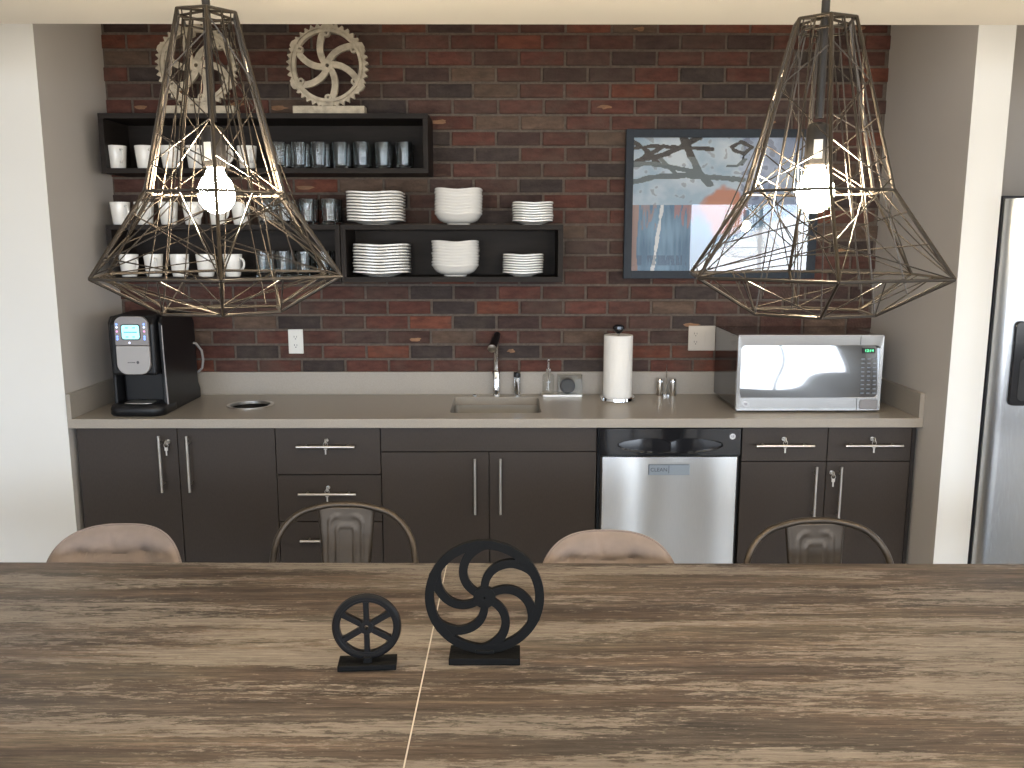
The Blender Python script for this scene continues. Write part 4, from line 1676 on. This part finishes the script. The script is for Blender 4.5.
# wheel ornaments on the table
bigw = thing('wheel_ornament', 'large black wheel ornament with six swirling spokes on a flat base', 'ornament', (-0.050, 1.765, TZ + 0.0006), RT)
b = MB()
b.box(-0.077, 0.077, -0.030, 0.034, 0.0, 0.016)
b.box(-0.020, 0.020, -0.010, 0.010, 0.016, 0.024)
b.build('base', M['black_matte'], bigw, 0.0015)
b = MB()
swirl_wheel(b, 0.1285, 0.0195, 0.0240, 6, -0.95, 0.0170, 0.0195, 0.012, hole=0.0022, phase=math.radians(30))
b.v = [(x, y, z_ + 0.0155 + 0.1285) for x, y, z_ in b.v]
b.build('wheel', M['black_matte'], bigw, 0.0012, 2)
smw = thing('wheel_ornament', 'small black wheel ornament with six straight spokes on a flat base', 'ornament', (-0.301, 1.735, TZ + 0.0006), math.radians(4))
b = MB()
b.box(-0.062, 0.062, -0.024, 0.026, 0.0, 0.013)
b.box(-0.008, 0.010, -0.014, 0.006, 0.013, 0.026)
b.build('base', M['black_matte'], smw, 0.0015)
b = MB()
swirl_wheel(b, 0.0705, 0.014, 0.0150, 6, 0.0, 0.0115, 0.0120, 0.014, hole=0.0048, phase=math.radians(30))
# round rim bead
N_ = 64
b.tube([(0.0655 * math.cos(2 * PI * i / N_), 0, 0.0655 * math.sin(2 * PI * i / N_)) for i in range(N_)], 0.0085, n=10, loop=True)
b.v = [(x, y, z_ + 0.0175 + 0.0735) for x, y, z_ in b.v]
b.build('wheel', M['black_plastic'], smw, 0.0008, 2)


# ------------------------------------------------------------------ chairs
def metal_chair(loc, rz, label):
    """curved-tube bistro armchair; faces -Y, origin on the floor below the back"""
    t = thing('metal_armchair', label, 'chair', loc, rz, 'gunmetal cafe armchairs at the table')
    # hoop: arms and top of the back
    half = [(0, 0, 0.834), (0.05, 0, 0.832), (0.10, -0.003, 0.822), (0.145, -0.008, 0.807), (0.183, -0.018, 0.777), (0.209, -0.032, 0.738), (0.221, -0.046, 0.695), (0.226, -0.062, 0.648), (0.230, -0.10, 0.630), (0.238, -0.25, 0.625), (0.240, -0.33, 0.615), (0.238, -0.372, 0.605), (0.236, -0.385, 0.55), (0.235, -0.388, 0.46)]
    half = [(x, y, z_ - 0.008) for x, y, z_ in half]
    pts = [(-x, y, z_) for x, y, z_ in half[::-1]] + half[1:]
    # densify
    def cr(P_, n_=5):
        out = []
        V = [Vector(p) for p in P_]
        for i in range(len(V) - 1):
            p0, p1, p2, p3 = V[max(i - 1, 0)], V[i], V[i + 1], V[min(i + 2, len(V) - 1)]
            for k_ in range(n_):
                s_ = k_ / n_
                out.append(0.5 * ((2 * p1) + (-p0 + p2) * s_ + (2 * p0 - 5 * p1 + 4 * p2 - p3) * s_ * s_ + (-p0 + 3 * p1 - 3 * p2 + p3) * s_ ** 3))
        out.append(V[-1])
        return out
    MB().tube(cr(pts), 0.0105, n=12).build('back_hoop', M['chair_metal'], t)
    # slat
    b_ = MB()
    b_.smooth = True
    NXs, NZs = 36, 48
    rows = []
    for j in range(NZs + 1):
        v = j / NZs
        z_ = 0.452 + (0.820 - 0.452) * v
        hwid = 0.062 + 0.029 * v
        yb_ = -0.055 * (1 - v) ** 1.3 - 0.004
        ring = []
        for i in range(NXs + 1):
            u = -1 + 2 * i / NXs
            x = u * hwid
            y = yb_ + 0.006 * u * u * 0
            # pressed nested arches
            e = 0
            for aw, top in ((0.052, 0.793), (0.028, 0.760)):
                if z_ < top - aw * 0.6:
                    dd2 = abs(abs(x) - aw)
                else:
                    dd2 = abs((abs(x / aw) ** 2.6 + abs((z_ - (top - aw * 0.6)) / (aw * 0.6)) ** 2.6) ** (1 / 2.6) - 1) * aw * 0.75
                if dd2 < 0.0055:
                    e = max(e, 0.5 + 0.5 * math.cos(PI * dd2 / 0.0055))
            edge_f = max(0, abs(u) - 0.93) / 0.07
            y += -0.0035 * e + 0.006 * edge_f
            ring.append((x, y, z_))
        rows.append(ring)
    b_.rings(rows, closed=False, cap=False)
    so = b_.build('back_slat', M['chair_metal'], t, angle=70)
    sd = so.modifiers.new('th', 'SOLIDIFY')
    sd.thickness = 0.0022
    sd.offset = 1
    # seat with dished top
    b_ = MB()
    b_.smooth = True
    seat = []
    for sc, zz in ((0.5, 0.444), (0.86, 0.447), (0.96, 0.452), (1.0, 0.448), (1.0, 0.425), (0.98, 0.424)):
        seat.append([(x * sc, -0.225 + (y + 0.225) * sc, zz) for x, y in rrect(-0.190, 0.190, -0.405, -0.045, 0.05, 6)])
    b_.rings(seat)
    b_.build('seat', M['chair_metal'], t, angle=50)
    for s_ in (-1, 1):
        MB().tube([(s_ * 0.170, -0.075, 0.430), (s_ * 0.185, -0.04, 0.30), (s_ * 0.215, 0.02, 0.003)], [0.017, 0.015, 0.011], n=10).build('leg', M['chair_metal'], t)
        MB().tube([(s_ * 0.175, -0.375, 0.430), (s_ * 0.195, -0.395, 0.30), (s_ * 0.222, -0.43, 0.003)], [0.017, 0.015, 0.011], n=10).build('leg', M['chair_metal'], t)
        MB().tube([(s_ * 0.235, -0.388, 0.465), (s_ * 0.186, -0.385, 0.440)], 0.008, n=8).build('arm_bracket', M['chair_metal'], t)
    return t


mc0 = metal_chair((-0.512, 2.64, 0), math.radians(-2), 'gunmetal cafe armchair with pressed back slat behind the small wheel ornament')
dup(mc0, (0.919, 2.475, 0), math.radians(3), 'gunmetal cafe armchair with pressed back slat in front of the microwave cabinet')


def fabric_chair(loc, rz, label, wide):
    t = thing('upholstered_chair', label, 'chair', loc, rz, 'taupe tufted chairs at the table')
    # wrapped shell back: u across, v up; front surface with two tuft rows
    b_ = MB()
    b_.smooth = True
    NU, NV = 64, 44
    def surf(u, v, front):
        # outline: half-width narrows to a rounded top
        z_ = 0.42 + 0.385 * v
        vw = max(0.0, v)
        prof_w = 0.245 * (1 - max(0, (vw - 0.52) / 0.48) ** 2.6) ** 0.5 if vw > 0.52 else 0.245
        w_ = max(prof_w, 0.001)
        return z_, w_
    # superellipse outline with mapping of a grid onto a rounded shape
    hw2, hz = 0.205 * wide, 0.211
    zc = 0.580
    def P(u, v):
        # square (-1..1) to superellipse-ish disc
        n_ = 3.3
        m_ = max(abs(u), abs(v))
        if m_ < 1e-9:
            return 0, 0
        r = (abs(u / m_) ** n_ + abs(v / m_) ** n_) ** (-1 / n_) * m_
        return u / m_ * r, v / m_ * r
    tufts = [(-0.56, 0.66), (0.38, 0.66), (-0.04, -0.05), (-0.9, -0.05), (0.85, -0.05), (-0.5, -0.5), (0.42, -0.5)]
    fr_, bk_ = [], []
    for j in range(NV + 1):
        v = -1 + 2 * j / NV
        rf, rb = [], []
        for i in range(NU + 1):
            u = -1 + 2 * i / NU
            p, q_ = P(u, v)
            m_ = max(abs(u), abs(v))
            x = p * hw2
            z_ = zc + q_ * hz
            bend = -0.085 * (abs(p) ** 2.2) - 0.05 * (0.5 - q_ * 0.5)
            puff = 0.040 * (1 - m_ ** 5) ** 0.5 if m_ < 1 else 0
            crease = 0
            for (tu, tv) in tufts:
                d2 = ((p - tu) / 0.13) ** 2 + ((q_ - tv) / 0.10) ** 2
                crease += 0.018 * math.exp(-d2)
            crease += 0.009 * math.exp(-((q_ - 0.66 + 0.02 * math.cos(p * 5)) / 0.03) ** 2) * (1 if abs(p) < 0.62 else math.exp(-((abs(p) - 0.62) / 0.1) ** 2))
            crease += 0.004 * math.exp(-((p + 0.04 + 0.4 * (q_ - 0.66)) / 0.035) ** 2) * (1 if q_ > 0.7 else 0)
            # front face points to -Y
            rf.append((x, bend - puff + crease, z_))
            rb.append((x, bend + 0.022 * (1 - m_ ** 6) + 0.006, z_))
        fr_.append(rf)
        bk_.append(rb)
    b_.rings(fr_, closed=False, cap=False)
    b_.rings(bk_, closed=False, cap=False)
    # edge band between both faces
    def border(G_):
        o = [G_[0][i] for i in range(NU + 1)]
        o += [G_[j][NU] for j in range(1, NV + 1)]
        o += [G_[NV][i] for i in range(NU - 1, -1, -1)]
        o += [G_[j][0] for j in range(NV - 1, 0, -1)]
        return o
    bf, bb = border(fr_), border(bk_)
    b_.rings([bf, bb], cap=False)
    b_.build('backrest', M['velvet'], t, angle=70)
    q = MB()
    q.tube([(x * 1.004, (y + y2) / 2 + 0.001, zc + (z_ - zc) * 1.004) for (x, y, z_), (x2, y2, z2) in zip(bf, bb)], 0.0042, n=6, loop=True)
    q.build('piping', M['piping'], t)
    s = MB()
    s.smooth = True
    seat = []
    for sc, zz in ((0.92, 0.385), (1.0, 0.40), (1.02, 0.44), (0.97, 0.47), (0.8, 0.482), (0.3, 0.485)):
        seat.append([(x * sc, -0.235 + (y + 0.235) * sc, zz) for x, y in rrect(-0.225, 0.225, -0.455, -0.100, 0.08, 7)])
    s.rings(seat)
    s.build('seat', M['velvet'], t, angle=60)
    for sx_ in (-1, 1):
        for y0, y1 in ((-0.13, -0.04), (-0.39, -0.44)):
            MB().tube([(sx_ * 0.17, y0, 0.384), (sx_ * 0.225, y1, 0.003)], [0.016, 0.009], n=12).build('leg', M['chair_wood'], t)
    return t


fc0 = fabric_chair((-1.178, 2.545, 0), math.radians(2), 'taupe tufted upholstered chair at the left end of the table', 1.0)
dup(fc0, (0.298, 2.480, 0), math.radians(-2), 'taupe tufted upholstered chair in front of the dishwasher')


# ------------------------------------------------------------------ pendants
def pendant(loc, phi, seed, label, top=2.068, radii=(0.056, 0.140, 0.250, 0.122)):
    """origin on the underside of the soffit; phi turns the hexagon"""
    t = thing('pendant_light', label, 'pendant lamp', (loc[0], loc[1], SOFFIT), 0, 'black wire cage pendant lights')
    Z = lambda z_: z_ - SOFFIT
    levels = [(radii[0], Z(top)), (radii[1], Z(1.742)), (radii[2], Z(1.587)), (radii[3], Z(1.518))]
    def V(l, k_, f=1.0):
        r, z_ = levels[l]
        a = math.radians(phi) + k_ * PI / 3
        return Vector((r * math.cos(a) * f, r * math.sin(a) * f, z_))
    fm = MB()
    RM = 0.0030
    for l in range(4):
        for k_ in range(6):
            fm.tube([V(l, k_), V(l, k_ + 1)], RM if l != 1 else 0.0026, n=6)
    for l in range(3):
        for k_ in range(6):
            fm.tube([V(l, k_), V(l + 1, k_)], 0.0036 if l < 2 else RM, n=6)
    # top spider
    for k_ in range(6):
        fm.tube([V(0, k_), (0, 0, Z(top + 0.006))], 0.0026, n=6)
    # inner ring of the top cap
    for k_ in range(6):
        a, c_ = V(0, k_, 0.78), V(0, k_ + 1, 0.78)
        fm.tube([a - Vector((0, 0, 0.018)), c_ - Vector((0, 0, 0.018))], 0.0022, n=6)
    fm.build('cage', M['gunmetal'], t)
    # crossing wires between neighbouring ribs
    rn = random.Random(seed)
    wm = MB()
    RW = 0.0013
    def on_rib(k_, s_):     # s_ 0..1 from the top to the widest ring
        if s_ < 0.62:
            return V(0, k_).lerp(V(1, k_), s_ / 0.62)
        return V(1, k_).lerp(V(2, k_), (s_ - 0.62) / 0.38)
    for k_ in range(6):
        # zig-zag over every face
        s0 = rn.uniform(0.02, 0.12)
        side = rn.randint(0, 1)
        while s0 < 0.97:
            s1 = min(1.0, s0 + rn.uniform(0.13, 0.26))
            a, c_ = on_rib(k_ + side, s0), on_rib(k_ + 1 - side, s1)
            wm.tube([a, c_], RW, n=5)
            s0 = s1 - rn.uniform(-0.02, 0.03)
            side = 1 - side
        # lower skirt crossings
        a = V(2, k_).lerp(V(2, k_ + 1), rn.uniform(0.3, 0.7))
        wm.tube([a, V(3, k_)], RW, n=5)
        wm.tube([a, V(3, k_ + 1)], RW, n=5)
        # face struts from waist joints
        m1 = V(1, k_).lerp(V(1, k_ + 1), rn.uniform(0.35, 0.65))
        wm.tube([m1, V(2, k_)], RW, n=5)
        wm.tube([m1, V(2, k_ + 1)], RW, n=5)
        m2 = V(0, k_).lerp(V(0, k_ + 1), 0.5)
        wm.tube([m2, m1], 0.0019, n=5)
        # long inner wires from the cap down to the bottom ring
        wm.tube([V(0, k_, 0.85), V(3, (k_ + rn.choice((0, 1, 5))) % 6)], RW, n=5)
        wm.tube([V(0, k_, 0.55), V(2, k_).lerp(V(3, k_ + 1), rn.uniform(0.2, 0.8))], RW, n=5)
    for _ in range(16):     # chords across the inside
        k1 = rn.randint(0, 5)
        k2 = (k1 + rn.choice((1, 2, 2, 4))) % 6
        a, c_ = on_rib(k1, rn.uniform(0.35, 1.0)), on_rib(k2, rn.uniform(0.35, 1.0))
        # keep clear of the bulb
        d_ = ((a + c_) / 2)
        if math.hypot(d_.x, d_.y) < 0.05:
            continue
        wm.tube([a, c_], 0.0013, n=5)
    for _ in range(7):
        k1 = rn.randint(0, 5)
        a = V(2, k1).lerp(V(2, k1 + 1), rn.random())
        c_ = V(3, (k1 + rn.choice((1, 2))) % 6)
        wm.tube([a, c_], 0.0013, n=5)
    for k_ in (0, 2):
        wm.tube([V(3, k_), V(3, k_ + 2)], RW, n=5)
    wm.build('crossing_wires', M['gunmetal'], t)
    st = MB()
    st.tube([(0, 0, -0.022), (0, 0, Z(1.875))], 0.0075, n=12)
    st.build('stem', M['bronze_dark'], t)
    MB().lathe([(0.001, -0.024), (0.055, -0.024), (0.062, -0.018), (0.062, 0.0)], n=32).build('ceiling_canopy', M['bronze_dark'], t)
    so_ = MB().lathe([(0.008, Z(1.868)), (0.018, Z(1.864)), (0.0215, Z(1.856)), (0.0215, Z(1.794)), (0.019, Z(1.790)), (0.001, Z(1.790))], n=24).build('socket', M['bronze_dark'], t)
    lb = MB()
    arc = []
    for zz in (Z(1.802), Z(1.836)):
        arc.append([(0.0218 * math.cos(a), 0.0218 * math.sin(a), zz) for a in [math.radians(-128 + 6 * i) for i in range(8)]])
    lb.rings(arc, closed=False, cap=False)
    lb.build('label_sticker', M['sticker'], so_)
    bl = MB()
    pr = [(0.001, Z(1.7040)), (0.013, Z(1.7065)), (0.024, Z(1.7135)), (0.0315, Z(1.7250)), (0.0345, Z(1.7390)), (0.0325, Z(1.7540)), (0.026, Z(1.7680)), (0.018, Z(1.7785)), (0.0145, Z(1.7895))]
    bl.lathe(pr, n=28)
    bl.build('bulb', M['bulb'], t)
    return t


pendant((-0.558, 1.70), 48, 5, 'wire cage pendant light with lit bulb in front of the shelves', 2.068, (0.058, 0.140, 0.250, 0.123))
pendant((0.575, 1.65), 21, 9, 'wire cage pendant light with lit bulb in front of the picture', 2.045)
pendant((1.79, 1.65), 10, 21, 'wire cage pendant light near the refrigerator end of the table', 2.05)
